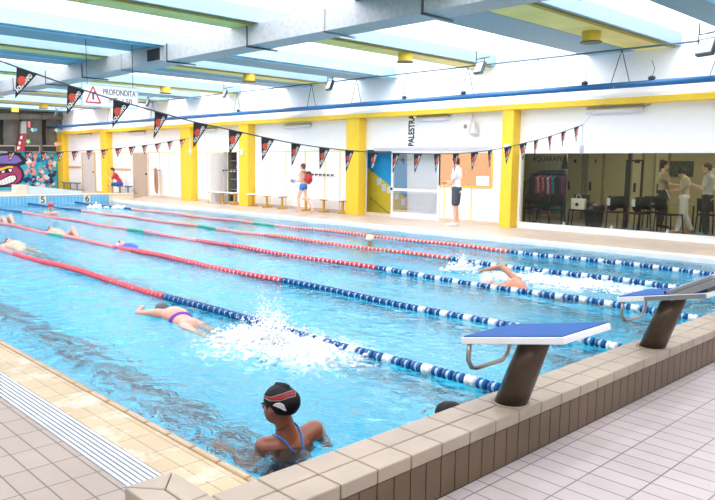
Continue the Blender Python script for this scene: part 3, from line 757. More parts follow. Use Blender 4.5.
# hanging paper fish and stars
hang = [((28, 141.5), 'A8D8A0', 'star', 'pale green star decoration hanging by the dark back wall'), ((57, 144), 'F09A98', 'fish', 'pink and green fish decoration hanging left of the far yellow column'), ((57.5, 130.5), '4AA8D8', 'fish', 'blue and yellow fish decoration hanging above the pink fish'), ((33.5, 130), '3FA0C8', 'fish', 'tiny blue decoration hanging from the blue pipe near the back wall'), ((29, 124.5), 'D86A70', 'drop', 'red ribbon decoration hanging on the blue pipe near the back wall')]
for (px, py), col, kind, lab in hang:
    p = onX(px, py, -36.5); t = thing(kind+'_decoration' if kind != 'drop' else 'ribbon_decoration', lab, 'decoration', p)
    b = MB()
    if kind == 'star': pts = [(p.x, p.y+(.14 if k % 2 else .06)*math.sin(k*math.pi/5), p.z+(.14 if k % 2 else .06)*math.cos(k*math.pi/5)) for k in range(10)]
    elif kind == 'fish': pts = [(p.x, p.y+.16*a_, p.z+.12*c_) for a_, c_ in ((-1, 0), (-.5, .8), (.2, .8), (.6, .2), (1, .9), (1, -.9), (.6, -.2), (.2, -.8), (-.5, -.8))]
    else: pts = [(p.x, p.y-.05, p.z+.15), (p.x, p.y+.05, p.z+.15), (p.x, p.y+.05, p.z-.15), (p.x, p.y-.05, p.z-.15)]
    b.poly(pts, (.03, 0, 0)); b.build('body', mat('deco '+col, col, .6), t)
    b = MB(); b.tube([(p.x, p.y, p.z+.1), (p.x, p.y, ZT)], .004, 4); b.build('thread', dark_m, t)
    if kind == 'fish': b = MB(); b.poly([(p.x+.032, p.y-.16, p.z+.02), (p.x+.032, p.y-.05, p.z+.1), (p.x+.032, p.y-.05, p.z-.08)], (.01, 0, 0)); b.build('head_patch', mat('deco yellow', 'F2D24A', .6), t)

# ------------------------------------------------------------------ wall fittings
def wallbox(px0, py0, px1, py1, d, Y=YW):
    a, c = onY(px0, py0, Y), onY(px1, py1, Y); b = MB(); b.box(a.x, c.x, Y-d, Y, c.z, a.z); return b
# fluorescent wall lamps
fx = [(588, 110, 645, 'long fluorescent wall lamp above the big window', 0), (417.5, 118, 450, 'fluorescent wall lamp right of the PALESTRA lettering', 0), (286, 126, 312, 'short fluorescent wall lamp between the two middle yellow columns', 0), (193, 130, 217, 'short fluorescent wall lamp above the open closet', 0), (130, 132.5, 146, 'fluorescent wall lamp above the beige far door', 0), (80, 134.5, 92, 'smallest fluorescent wall lamp beside the farthest yellow column', 0)]
lampm = mat('lamp diffuser', 'E9EBEF', .3); lampb = mat('lamp base grey', 'B9B9B4', .5)
for x0, y0, x1, lab, _ in fx:
    a, c = onY(x0, y0, YW), onY(x1, y0, YW); z = a.z
    t = thing('wall_lamp', lab, 'wall lamp', ((a.x+c.x)/2, YW, z))
    b = MB(); b.box(a.x, c.x, YW-.06, YW, z-.01, z+.05); b.build('lamp_base', lampb, t)
    b = MB(); b.tube([(a.x+.02, YW-.09, z-.05), (c.x-.02, YW-.09, z-.05)], .055, 12); b.build('diffuser', lampm, t, smooth=True)
    if x0 > 400:
        b = MB(); b.tube([(c.x, YW-.02, z+.02), (c.x+.12, YW-.02, z+.05), (c.x+.12, YW-.02, 3.0)], .012, 6); b.build('conduit', lampb, t)
# PALESTRA lettering
pa, pb_ = onY(411.5, 146.5, YW), onY(411.5, 115, YW)
t_ = text_mesh('wall_lettering', 'PALESTRA', .3, mat('black vinyl', '1A1A1C', .6), (pa.x, YW-.006, (pa.z+pb_.z)/2), (0, 0, 1), (-1, 0, 0), None, .003, bold=.008, width=pb_.z-pa.z)
tag(t_, 'black vertical lettering reading PALESTRA on the white wall', 'lettering')
# round speaker / spot pair
p = onY(470.5, 126, YW)
t = thing('wall_speaker', 'white round wall speaker with a pear shaped shade beside it', 'speaker', (p.x, YW, p.z))
b = MB(); b.tube([(p.x, YW-.22, p.z-.02), (p.x-.02, YW-.06, p.z)], [.13, .06], 16); b.build('horn', white_m, t)
b = MB(); b.ell((p.x, YW-.225, p.z-.02), (.06, .015, .06), 10); b.build('horn_centre', mat('brownish cone', '9A7F78', .6), t)
b = MB(); b.tube([(p.x+.2, YW-.12, p.z+.1), (p.x+.2, YW-.12, p.z-.05), (p.x+.2, YW-.12, p.z-.2)], [.03, .08, .13], 16); b.tube([(p.x+.1, YW-.02, p.z+.4), (p.x+.1, YW-.1, p.z+.1), (p.x+.2, YW-.12, p.z+.1)], .012, 6); b.build('shade', mat('grey white shade', 'D5D6DA', .5), t)
# switch boxes on columns
for px, py, Y, lab in ((507, 148, 15.08, 'small white switch box on the yellow column beside the big window'), (242.5, 152, 15.08, 'small white switch box on the yellow column left of the walking boy')):
    p = onY(px, py, Y); b = MB(); b.box(p.x-.07, p.x+.07, Y-.06, Y, p.z-.1, p.z+.1); tag(b.build('switch_box', white_m, bevel=.01), lab, 'switch box')
# OSB notice board and paper
a, c = onY(440, 153, YW), onY(491.5, 187, YW)
t = thing('notice_board', 'brown chipboard notice board with yellow edge on the wall', 'notice board', ((a.x+c.x)/2, YW, c.z))
b = MB(); b.box(a.x, c.x, YW-.03, YW, c.z, a.z); b.build('board', mat('chipboard', 'DBA577', .8, var=.28, scale=30), t)
b = MB(); b.box(a.x, c.x, YW-.04, YW, c.z-.03, c.z); b.box(c.x, c.x+.03, YW-.04, YW, c.z-.03, a.z); b.build('board_edge', yellow, t)
a, c = onY(476.5, 176, YW-.035), onY(489, 186, YW-.035); b = MB(); b.box(a.x, c.x, YW-.042, YW-.032, c.z, a.z); tag(b.build('paper_notice', white_m), 'white paper notice pinned low on the chipboard', 'notice')
# stair recess: yellow and blue painted wall, posters, handrail
YS = YW+.5
b = MB(); b.box(-16.4, -12.0, YS, YS+.1, ZD, 2.3); struct(b.build('wall_stair_back', mat('blue stair paint', '1E9BD8', .6)))
b = MB(); b.poly([(-16.3, YS, ZD), (-16.3, YW+.2, ZD), (-16.3, YW+.2, 2.3), (-16.3, YS, 2.3)], (-.1, 0, 0)); b.box(-16.4, -11.9, YW+.201, YS+.1, 2.3, 2.4); b.box(-12.0, -11.9, YW+.201, YS+.1, ZD, 2.3); struct(b.build('wall_stair_sides', white_wall))
pts = [(362, 164), (414, 204), (414, 222), (362, 222)]
b = MB(); b.poly([onY(x, y, YS-.012) for x, y in pts], (0, .01, 0)); struct(b.build('trim_19', mat('mustard stair paint', 'CDBB35', .6)))
b = MB(); b.poly([onY(x, y, YW+.42) for x, y in [(407, 152), (407, 222), (440, 222), (440, 152)]], (0, .05, 0)); struct(b.build('wall_stair_panel', white_wall))
for k, (px, py) in enumerate(((379, 181.5), (384, 187.5), (389.5, 190), (397, 196), (403.5, 202))):
    p = onY(px, py, YS-.014); b = MB(); b.box(p.x-.08, p.x+.08, YS-.03, YS-.012, p.z-.1, p.z+.1)
    tag(b.build('paper_sheet', mat('pale blue paper', 'BFD8E0', .6)), ('%s pale paper sheet up the slanted stair wall' % ('topmost', 'second from top', 'middle', 'second from bottom', 'lowest')[k]), 'paper', 'paper sheets along the stairs')
b = MB(); b.tube([onY(370, 197.5, YS-.1), onY(392, 216, YS-.1)], .02, 6); tag(b.build('handrail', mat('olive handrail', '8F7F25', .5)), 'olive handrail slanting down the mustard stair wall', 'handrail')
p = onY(402, 158, YS-.02); b = MB(); b.ell((p.x, YS-.06, p.z), (.11, .05, .11), 12); tag(b.build('dark_ball_lamp', mat('dark teal', '1B5A60', .5)), 'dark teal round fitting high on the blue stair wall', 'fitting')
# glazed door
x0, x1 = onY(391.5, 200, YW).x, -12.525
t = thing('glazed_door', 'white framed glazed door standing in front of the blue stair wall', 'door', ((x0+x1)/2, YW, ZD))
zm = onY(410, 190, YW).z
b = MB()
for q in ((x0, x0+.07, ZD, 2.015), (x1-.09, x1, ZD, 2.015), (x0+.07, x1-.09, 1.95, 2.015), (x0+.07, x1-.09, zm-.04, zm+.04), (x0+.07, x1-.09, ZD, ZD+.17)): b.box(q[0], q[1], YW-.03, YW+.03, q[2], q[3])
b.build('door_frame', mat('door frame white', 'E6E8EE', .4), t)
b = MB(); b.box(x0+.07, x1-.09, YW-.004, YW+.004, ZD+.17, 1.95); b.build('door_glass', glass_mat('clear door glass', (.95, .97, .98), .5), t)
b = MB(); b.box(x0+.01, x0+.06, YW-.07, YW-.03, zm-.02, zm+.05); b.build('door_handle', black_pl, t)
# coat hook racks
rk = mat('dark hook', '2A2A30', .5)
for px0, px1, py, n, lab in ((301, 336, 174.5, 9, 'row of dark coat hooks on the white wall behind the walking boy'), (212, 239, 170.5, 9, 'row of dark coat hooks on the white wall right of the open closet')):
    a, c = onY(px0, py, YW), onY(px1, py, YW)
    t = thing('hook_rack', lab, 'coat rack', ((a.x+c.x)/2, YW, a.z))
    b = MB(); b.box(a.x, c.x, YW-.02, YW, a.z-.03, a.z+.03); b.build('rack_board', white_m, t)
    for k in range(n):
        x = a.x+(c.x-a.x)*(k+.5)/n; b = MB(); b.tube([(x, YW-.02, a.z+.03), (x, YW-.1, a.z-.01), (x+.02, YW-.12, a.z+.04)], .022, 6); b.build('hook', rk, t)
# benches
ben_y = mat('amber bench leg', 'D9A93C', .5)
def bench(x0, x1, lab, y=15.05, zt=.53, n=3, legm=ben_y, top=white_m):
    t = thing('bench', lab, 'bench', ((x0+x1)/2, y, ZD), 'poolside benches')
    b = MB()
    for k in range(3): b.box(x0, x1, y-.17+k*.12, y-.07+k*.12, zt-.03, zt)
    b.build('seat', top, t, bevel=.005)
    for k in range(n):
        x = x0+.15+(x1-x0-.3)*k/(n-1)
        b = MB(); b.box(x-.03, x+.03, y-.03, y+.03, ZD+.04, zt-.03); b.box(x-.035, x+.035, y-.2, y+.2, ZD, ZD+.05); b.box(x-.03, x+.03, y-.15, y+.17, zt-.07, zt-.03); b.build('leg', legm, t, bevel=.004)
def bx(px): return onY(px, 205, 15.05).x
bench(bx(250), bx(285), 'white topped bench with amber legs left of the walking boy')
bench(bx(303), bx(346), 'white topped bench with amber legs behind the walking boy')
bench(bx(210), bx(237), 'white topped bench with amber legs right of the open closet')
blue_fr = mat('blue bench frame', '4C7FB8', .5)
bench(bx(111), bx(130), 'blue framed bench with the person in red sitting on it', top=mat('blue slats', '5A8CC4', .5), legm=mat('grey leg', '8C96A6', .5))
bench(bx(63.5), bx(79), 'grey framed bench beside the farthest yellow column', top=mat('grey slats', '8A94A2', .5), legm=mat('grey leg', '8C96A6', .5))
# doors and closets in far bays
def dr(i, px0, px1, m_, top=2.0, fr=yellow):
    x0, x1 = onY(px0, 190, YW).x, onY(px1, 190, YW).x
    b = MB(); b.box(x0, x1, YW-.03, YW+.02, ZD, top); o = b.build('door_%d' % i, m_); struct(o)
    b = MB(); b.box(x0-.06, x0, YW-.05, YW, ZD, top+.05); b.box(x1, x1+.06, YW-.05, YW, ZD, top+.05); b.box(x0, x1, YW-.05, YW, top, top+.05); b.build('door_frame', fr, o)
    b = MB(); b.box(x1-.2, x1-.1, YW-.07, YW-.03, 1.05, 1.12); b.build('door_handle', dark_m, o)
dr(1, 134.5, 149, mat('taupe door', 'BDA996', .6), 2.0, mat('cream frame', 'E9DCC4', .5))
dr(2, 84, 96, mat('pale grey door', 'D3CEC9', .6), 2.0, mat('amber frame', 'DDB878', .5))
b = MB()
for px0, px1, py in ((67, 81, 167), (112, 131, 169)):
    a, c = onY(px0, py, YW), onY(px1, py, YW); b.box(a.x, c.x, YW-.04, YW, a.z-.05, a.z+.05)
struct(b.build('trim_20', mat('tan rail', 'D7AE7C', .6)))
# brown hanging hoses on column side
p = onY(157.5, 190, 15.25)
b = MB()
for k in range(3):
    b.tube([(p.x+.05*k+.09*math.cos(a_*math.pi/8), 15.22-.05*k, .78+.04*k+.52*math.sin(a_*math.pi/8)) for a_ in range(17)], .026, 6)
b.tube([(p.x, YW, 1.26), (p.x, 15.05, 1.28)], .02, 6)
tag(b.build('hose_coil', mat('brown hose', 'B98C6C', .7)), 'brown coiled hose hanging beside a yellow column above the deck', 'hose')
b = MB()
for k in range(3): 
    r_ = .35-.07*k; b.tube([(p.x-1.3+r_*1.6*math.cos(a_*math.pi/8), 14.7+r_*math.sin(a_*math.pi/8), ZD+.03+.02*k) for a_ in range(17)], .025, 6)
tag(b.build('coiled_cord', mat('tan cord', 'CDA88C', .7)), 'tan cord lying coiled on the deck by the taupe door', 'cord')
# open closet with shelves
x0, x1 = -23.2, -22.35
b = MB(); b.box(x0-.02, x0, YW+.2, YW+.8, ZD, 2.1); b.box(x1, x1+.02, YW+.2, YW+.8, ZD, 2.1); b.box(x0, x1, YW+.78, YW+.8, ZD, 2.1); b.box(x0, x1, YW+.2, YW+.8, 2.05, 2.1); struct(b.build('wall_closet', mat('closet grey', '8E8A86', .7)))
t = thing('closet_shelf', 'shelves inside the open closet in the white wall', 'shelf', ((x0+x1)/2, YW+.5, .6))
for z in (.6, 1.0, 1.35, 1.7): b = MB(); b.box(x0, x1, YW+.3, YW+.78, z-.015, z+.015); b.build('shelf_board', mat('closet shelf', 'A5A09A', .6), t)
b = MB(); b.box(x0-.04, x0, YW-.6, YW-.02, ZD, 2.0); tag(b.build('closet_door', white_m), 'white closet door standing open beside the dark shelves', 'door')
for k, cc in enumerate(('3A5A78', '2F4A60', '53708A', 'B8A060', '46607C', '2E4258')):
    b = MB(); xx = x0+.12+k*.12; b.obox((xx, YW+.35, ZD+.25), (.02, 0, 0), (0, .1, 0), (.05, 0, .25)); tag(b.build('kick_board', mat('kick '+cc, cc, .6)), ('leftmost', 'second', 'third', 'yellowish', 'fifth', 'rightmost')[k]+' board leaning on the floor of the open closet', 'board', 'boards leaning in the closet')
for z in (1.06, 1.41): b = MB(); b.ell((x0+.4, YW+.45, z-.045+.11), (.15, .12, .09), 10); tag(b.build('storage_bundle', mat('bundle %f' % z, 'B77F72' if z > 1.2 else '6F7C8C', .8)), ('reddish' if z > 1.2 else 'grey blue')+' bundle lying on a closet shelf', 'bundle')

# ------------------------------------------------------------------ people
def hand_into(b, w_, d, pn, s=1.0, curl=.5):
    """palm and five fingers from the wrist w_, along d, palm facing pn"""
    w_ = Vector(w_); d = Vector(d).normalized(); pn = Vector(pn); pn = (pn-d*pn.dot(d)).normalized(); sd = d.cross(pn)
    for k in (-1, 0, 1): b.cap(w_+sd*.012*k*s, w_+d*.075*s+sd*.026*k*s, .017*s, .014*s, 8)
    for k, l in enumerate((.062, .075, .07, .055)):
        p0 = w_+d*.08*s+sd*(.030-.020*k)*s
        p1 = p0+(d*(1-curl*.35)+pn*curl*.55).normalized()*l*.55*s
        p2 = p1+(d*(1-curl)+pn*curl).normalized()*l*.45*s
        b.cap(p0, p1, .0095*s, .009*s, 6); b.cap(p1, p2, .009*s, .0078*s, 6)
    t0 = w_+d*.02*s+sd*.022*s; t1 = t0+(d*.6+sd*.8).normalized()*.038*s; t2 = t1+(d*.95+pn*.4).normalized()*.03*s
    b.cap(t0, t1, .0125*s, .0105*s, 6); b.cap(t1, t2, .0105*s, .009*s, 6)
DEF = dict(pelvis=(0, 0, .95), waist=(0, .005, 1.1), chest=(0, 0, 1.3), neck=(0, -.01, 1.47), head=(0, .03, 1.63),
           shL=(-.185, 0, 1.42), elL=(-.23, -.02, 1.13), wrL=(-.22, .09, .89), shR=(.185, 0, 1.42), elR=(.23, -.02, 1.13), wrR=(.22, .09, .89),
           hpL=(-.09, 0, .93), knL=(-.1, .02, .5), anL=(-.1, -.02, .09), toL=(-.12, .16, .03), hpR=(.09, 0, .93), knR=(.1, .02, .5), anR=(.1, -.02, .09), toR=(.12, .16, .03))
class Human:
    def __init__(s, loc, rz, sc=1.0, pose=None, face=(0, 1, 0), up=(0, 0, 1), slim=1.0):
        s.sc = sc; s.M = Matrix.Translation(Vector(loc)) @ Matrix.Rotation(rz, 4, 'Z') @ Matrix.Scale(sc, 4)
        J = dict(DEF); J.update(pose or {}); s.J = {k: s.M @ Vector(v) for k, v in J.items()}
        Rz = Matrix.Rotation(rz, 3, 'Z'); s.face = (Rz @ Vector(face)).normalized(); u = Rz @ Vector(up); s.up = (u-s.face*u.dot(s.face)).normalized(); s.side = s.face.cross(s.up)
        s.k = slim
    def cp(s, b, a, c, r0, r1, inf=0, n=12):
        a = s.J[a] if isinstance(a, str) else a; c = s.J[c] if isinstance(c, str) else c
        b.cap(a, c, r0*s.sc+inf, r1*s.sc+inf, n)
    def torso(s, b, inf=0, low=True):
        J, k = s.J, s.sc
        ax = (J['chest']-J['pelvis']).normalized(); sh = (J['shR']-J['shL']).normalized(); fw = ax.cross(sh).normalized()
        rot = Matrix((sh, fw, ax)).transposed()
        up_ = (J['neck']-J['chest']).normalized()
        b.ell(J['chest']+ax*.0, ((.165*s.k)*k+inf, .115*k+inf, .175*k+inf), 16, rot)
        b.ell(J['waist'], ((.135*s.k)*k+inf, .10*k+inf, .15*k+inf), 16, rot)
        if low: b.ell(J['pelvis'], ((.16*s.k)*k+inf, .115*k+inf, .13*k+inf), 16, rot)
        s.cp(b, J['chest'].lerp(J['shL'], .35)+up_*.05*k, 'shL', .075, .06, inf); s.cp(b, J['chest'].lerp(J['shR'], .35)+up_*.05*k, 'shR', .075, .06, inf)
        s.cp(b, J['chest']+up_*.06*k, J['neck'], .085, .06, inf*.5)
    def legs(s, b, inf=0, to='toe', only=None):
        for q in 'LR':
            if only and q != only: continue
            a, c, d = s.J['hp'+q], s.J['kn'+q], s.J['an'+q]
            if to == 'thigh': s.cp(b, a, a.lerp(c, .8), .085, .066, inf); continue
            if to == 'brief': s.cp(b, a, a.lerp(c, .12), .088, .084, inf); continue
            s.cp(b, a, c, .083, .054, inf)
            m_ = c.lerp(d, .3); s.cp(b, c, m_, .05, .052, inf); s.cp(b, m_, d, .052, .033, inf)
            if to == 'toe': s.cp(b, d-Vector((0, 0, .02*s.sc)), 'to'+q, .036, .03)
    def arms(s, b, inf=0, upper=False, hands=True, hn=(0, 0, -1)):
        for q in 'LR':
            a, c, d = s.J['sh'+q], s.J['el'+q], s.J['wr'+q]
            if upper: s.cp(b, a, a.lerp(c, upper), .058, .05, inf); continue
            s.cp(b, a, c, .053, .039, inf); s.cp(b, c, c.lerp(d, .35), .038, .038, inf); s.cp(b, c.lerp(d, .35), d, .038, .025, inf)
            if hands: hand_into(b, d, d-c, hn, s.sc)
    def headm(s, b):
        k = s.sc; h = s.J['head']; rot = Matrix((s.side, s.face, s.up)).transposed()
        b.ell(h+s.up*.02*k-s.face*.012*k, (.074*k, .095*k, .098*k), 20, rot)
        b.ell(h-s.up*.045*k+s.face*.03*k, (.056*k, .062*k, .07*k), 16, rot)      # jaw
        b.ell(h-s.up*.09*k+s.face*.062*k, (.024*k, .02*k, .018*k), 10, rot)      # chin
        b.cap(h+s.face*.086*k+s.up*.0*k, h+s.face*.108*k-s.up*.032*k, .008*k, .014*k, 8)  # nose
        b.ell(h+s.face*.084*k-s.up*.058*k, (.024*k, .012*k, .009*k), 8, rot)     # lips
        b.ell(h+s.face*.078*k+s.up*.022*k, (.05*k, .014*k, .01*k), 8, rot)       # brow
        for q in (-1, 1): b.ell(h+s.side*q*.076*k-s.face*.005*k-s.up*.01*k, (.01*k, .02*k, .032*k), 8, rot)
        s.cp(b, 'neck', h-s.up*.03*k-s.face*.02*k, .056, .052)
    def features(s, parent, scale=1):
        k = s.sc; h = s.J['head']
        for q in (-1, 1):
            b = MB(); b.ell(h+s.face*.087*k+s.side*q*.031*k+s.up*.002*k, (.011*k, .011*k, .007*k), 8); b.build('eye', mat('dark eye', '2A1E1A', .3), parent)
        b = MB(); b.ell(h+s.face*.093*k-s.up*.058*k, (.018*k, .012*k, .005*k), 8, Matrix((s.side, s.face, s.up)).transposed()); b.build('mouth', mat('lip', 'B4665A', .5), parent)
    def hair(s, parent, col, long=0, bulk=1.0, name='hair', m_=None, cap=False, vox=.01):
        k = s.sc; h = s.J['head']; rot = Matrix((s.side, s.face, s.up)).transposed()
        b = MB(); b.ell(h+s.up*.036*k-s.face*.03*k, (.084*k*bulk, .098*k*bulk, .094*k*bulk), 20, rot)
        if not cap: b.ell(h-s.up*.02*k-s.face*.055*k, (.075*k, .055*k, .075*k), 14, rot)
        else: b.ell(h+s.up*.04*k+s.face*.005*k, (.081*k, .098*k, .085*k), 20, rot)
        if long: b.cap(h-s.face*.07*k, h-s.face*.085*k-s.up*.12*k, .05*k, .03*k)
        return b.build(name, m_ or mat('hair '+col, col, .7, var=.3, scale=40), parent, voxel=vox*k)
def finish(b, name, m_, t, vox=.012, it=3): return b.build(name, m_, t, voxel=vox, smooth_it=it)
def heading(v): return math.atan2(-v[0], v[1])     # local +y to v

# standing man in white shirt by the notice board
def person(lab, loc, face_dir, sc, pose, head_face, shirt, pants, kind, hair_c, shoes=None, slim=1.0, skin=skin_light, head_up=(0, 0, 1), hair_long=0, group=None, sleeves=.62, bulk=1.0, vox=.013):
    t = thing('person', lab, 'person', loc, group)
    H = Human(loc, heading(face_dir), sc, pose, head_face, head_up, slim)
    b = MB(); H.torso(b); H.legs(b); H.arms(b); H.headm(b); body = finish(b, 'body', skin, t, vox)
    H.features(t)
    H.hair(t, hair_c, hair_long, bulk)
    if shirt:
        b = MB(); H.torso(b, .014); H.arms(b, .016, upper=sleeves)
        finish(b, 'shirt', shirt, t, vox)
    if pants:
        b = MB(); J = H.J; ax = (J['chest']-J['pelvis']).normalized(); shv = (J['shR']-J['shL']).normalized(); fw = ax.cross(shv).normalized()
        b.ell(J['pelvis'], (.165*sc*slim+.012, .12*sc+.012, .12*sc+.005), 16, Matrix((shv, fw, ax)).transposed()); H.legs(b, .02 if kind != 'brief' else .006, to=kind)
        finish(b, 'swim_briefs' if kind == 'brief' else ('shorts' if kind == 'thigh' else 'trousers'), pants, t, vox)
    if shoes:
        for q in 'LR':
            b = MB(); a, c = H.J['an'+q], H.J['to'+q]
            b.cap(a-Vector((0, 0, .035*sc)), c, .045*sc, .038*sc); b.box(a.x-.001, a.x+.001, a.y-.001, a.y+.001, ZD, ZD+.01); finish(b, 'shoe', shoes, t, .01)
    return t, H
wt = mat('white shirt', 'F3F3F5', .8, var=.05)
dg_ = mat('dark slate shorts', '47505C', .8)
pose = dict(elL=(-.22, .06, 1.12), wrL=(-.09, .26, 1.12), elR=(.24, .0, 1.13), wrR=(.12, .24, 1.06), head=(0, .055, 1.62), neck=(0, .0, 1.47))
t, H = person('man in white shirt and dark shorts standing before the chipboard, looking down at his hands', (-11.2, 14.42, ZD+.0), (-.92, -.4), 1.0, pose, (0, .93, -.35), wt, dg_, 'thigh', '3A2E2A', mat('white shoe', 'F2F2F2', .5))
b = MB(); p = H.J['wrR'].lerp(H.J['wrL'], .5)+Vector((-.06, -.05, .0)); b.obox(p, (.03, 0, 0), (0, .05, .0), (0, .01, .012)); b.build('phone', mat('brown device', '7A5648', .5), t)

# walking boy with red backpack
trunk = mat('blue trunks', '2D83D6', .6)
pose = dict(hpL=(-.08, 0, .93), knL=(-.08, .16, .52), anL=(-.07, .10, .10), toL=(-.07, .27, .05), knR=(.09, -.06, .52), anR=(.09, -.34, .14), toR=(.09, -.22, .035), elL=(-.21, .0, 1.14), wrL=(-.13, .27, 1.11), elR=(.2, .0, 1.14), wrR=(.09, .28, 1.12))
t, H = person('boy in blue swim briefs walking left along the deck with a red backpack', (-17.0, 14.2, ZD), (-.95, -.25), .88, pose, (0, 1, -.05), None, trunk, 'brief', '6B4A38', None, slim=.88, skin=mat('pale rosy skin', 'F0BFA6', .5, var=.04))
t2 = thing('backpack', 'red and black backpack worn by the walking boy', 'backpack', H.J['chest']-H.face*.22)
c_ = H.J['chest']-H.face*.2-Vector((0, 0, .06)); rot = Matrix((H.side, H.face, Vector((0, 0, 1)))).transposed()
b = MB(); b.ell(c_, (.14, .1, .2), 14, rot); finish(b, 'bag', mat('red nylon', 'D83A44', .7, var=.15), t2, .015)
b = MB(); b.ell(c_-H.face*.05-Vector((0, 0, .06)), (.1, .07, .1), 12, rot); finish(b, 'pocket', mat('darker red nylon', 'A82A38', .7), t2, .015)
b = MB(); b.ell(c_+Vector((0, 0, .14)), (.1, .09, .08), 12, rot); finish(b, 'top_flap', mat('black nylon', '3A3238', .7), t2, .015)
for q in 'LR':
    b = MB(); s_ = H.J['sh'+q].lerp(H.J['neck'], .35); b.tube([c_+Vector((0, 0, .12)), s_+Vector((0, 0, .045)), s_+H.face*.1-Vector((0, 0, .06)), s_+H.face*.08-Vector((0, 0, .2)), c_-Vector((0, 0, .08))], .012, 6); b.build('strap', mat('black nylon', '3A3238', .7), t2)
t2 = thing('swim_goggles_bundle', 'grey and blue swim gear held out by the walking boy', 'swim gear', H.J['wrL']+H.face*.1)
p = (H.J['wrL']+H.J['wrR'])/2+H.face*.13
b = MB(); b.ell(p, (.08, .05, .05), 10); b.ell(p+Vector((-.07, 0, .03)), (.05, .05, .06), 10); finish(b, 'grey_shoe', mat('grey gear', '8A93A0', .7, var=.2), t2, .012)
b = MB(); b.ell(p+Vector((.06, -.01, .03)), (.06, .05, .035), 10); finish(b, 'blue_sleeve', mat('blue gear', '5C8FC8', .7), t2, .012)

# seated person in red
bp_ = Vector((bx(121.5), 15.0, ZD))
pose = dict(pelvis=(0, -.02, .56), waist=(0, .03, .70), chest=(0, .16, .90), neck=(0, .26, 1.06), head=(0, .34, 1.19), shL=(-.18, .22, 1.0), shR=(.18, .22, 1.0), elL=(-.2, .36, .72), elR=(.2, .36, .72), wrL=(-.06, .5, .85), wrR=(.06, .5, .82),
            hpL=(-.1, 0, .54), hpR=(.1, 0, .54), knL=(-.13, .42, .52), knR=(.13, .42, .52), anL=(-.13, .38, .09), anR=(.13, .38, .09), toL=(-.13, .55, .03), toR=(.13, .55, .03))
person('person in a red shirt and blue shorts sitting bent forward on the blue bench', tuple(bp_), (-.5, -.85), .95, pose, (0, .9, -.45), mat('red shirt', 'D0404C', .8), mat('blue shorts', '2A5FA8', .8), 'thigh', '4A3A34', mat('tan shoe', 'C9A890', .6))

# ------------------------------------------------------------------ glazed room behind the long window
gx0, gx1 = -9.98, -1.5
b = MB(); b.box(gx0, gx1, YW+.03, YW+.045, .19, 1.98); struct(b.build('window_20', glass_room))
b = MB(); b.box(gx0, gx1, YW-.03, YW+.1, 1.94, 1.979); b.box(gx0, gx1, YW-.03, YW+.1, .191, .23); b.box(gx0, gx0+.04, YW-.03, YW+.1, .23, 1.94); struct(b.build('trim_21', frame_w))
YR = 19.4
rw = mat('olive cream room paint', 'B7AB86', .7, var=.05)
b = MB(); b.box(-12.9, gx1, YR, YR+.1, ZD, 2.7); struct(b.build('wall_room_back', rw))
b = MB(); b.box(-12.9, -12.8, 16.1, YR, ZD, 2.7); b.box(-12.8, -10.5, 16.05, 16.1, ZD, 2.7); b.box(-10.6, -10.5, YW+.2, 16.05, ZD, 2.7); struct(b.build('wall_room_left', rw))
b = MB(); b.box(-10.6, gx1, YW+.2, 16.05, 2.6, 2.7); b.box(-12.9, gx1, 16.05, YR+.1, 2.6, 2.7); struct(b.build('ceiling_room', mat('room ceiling', '9F9880', .8)))
b = MB(); b.box(-10.5, gx1, YW+.2, 16.05, ZD, ZD+.01); b.box(-12.8, gx1, 16.1, YR, ZD, ZD+.01); struct(b.build('floor_room', mat('grey room floor', '8E8A80', .4)))
b = MB(); b.box(gx1, gx1+.1, YW+.2, YR, ZD, 2.7); struct(b.build('wall_room_right', rw))
def rdoor(i, px0, px1, m_):
    x0, x1 = onY(px0, 190, YR).x, onY(px1, 190, YR).x
    b = MB(); b.box(x0, x1, YR-.04, YR, ZD+.01, 2.05); o = struct(b.build('door_%d' % i, m_))
    b = MB()
    b.box(x0-.05, x0, YR-.07, YR, ZD+.01, 2.1); b.box(x1, x1+.05, YR-.07, YR, ZD+.01, 2.1); b.box(x0, x1, YR-.07, YR, 2.05, 2.1); b.build('door_frame', mat('dull frame', '948A6C', .6), o)
    b = MB(); b.box(x0+.08, x0+.12, YR-.1, YR-.04, .95, 1.2); b.build('door_handle', black_pl, o)
    b = MB(); b.box(x0+.2, x1-.2, YR-.05, YR-.04, 1.75, 1.85); b.build('door_sign', black_pl, o)
rd = mat('cream room door', 'C9BE98', .6)
rdoor(3, 567, 582, rd); rdoor(4, 588, 602, rd); rdoor(5, 632, 641, rd); rdoor(6, 655, 667, rd)
for x in (-8.6, -5.8, -3.2):  # glowing panels added under the room ceiling to brighten the dark interior
    t = thing('added_room_light', 'square fill light added to the glazed room, %s' % {-8.6: 'above the swimwear', -5.8: 'above the reading woman', -3.2: 'beyond the right edge'}[x], 'fill light', (x, 17.5, 2.54))
    b = MB(); b.box(x-.5, x+.5, 17.0, 18.0, 2.54, 2.6); b.build('fill_body', white_m, t)
    b = MB(); b.box(x-.46, x+.46, 17.04, 17.96, 2.53, 2.54); b.build('fill_panel', emis('room fill glow', 'FFF2D0', 6.5), t)
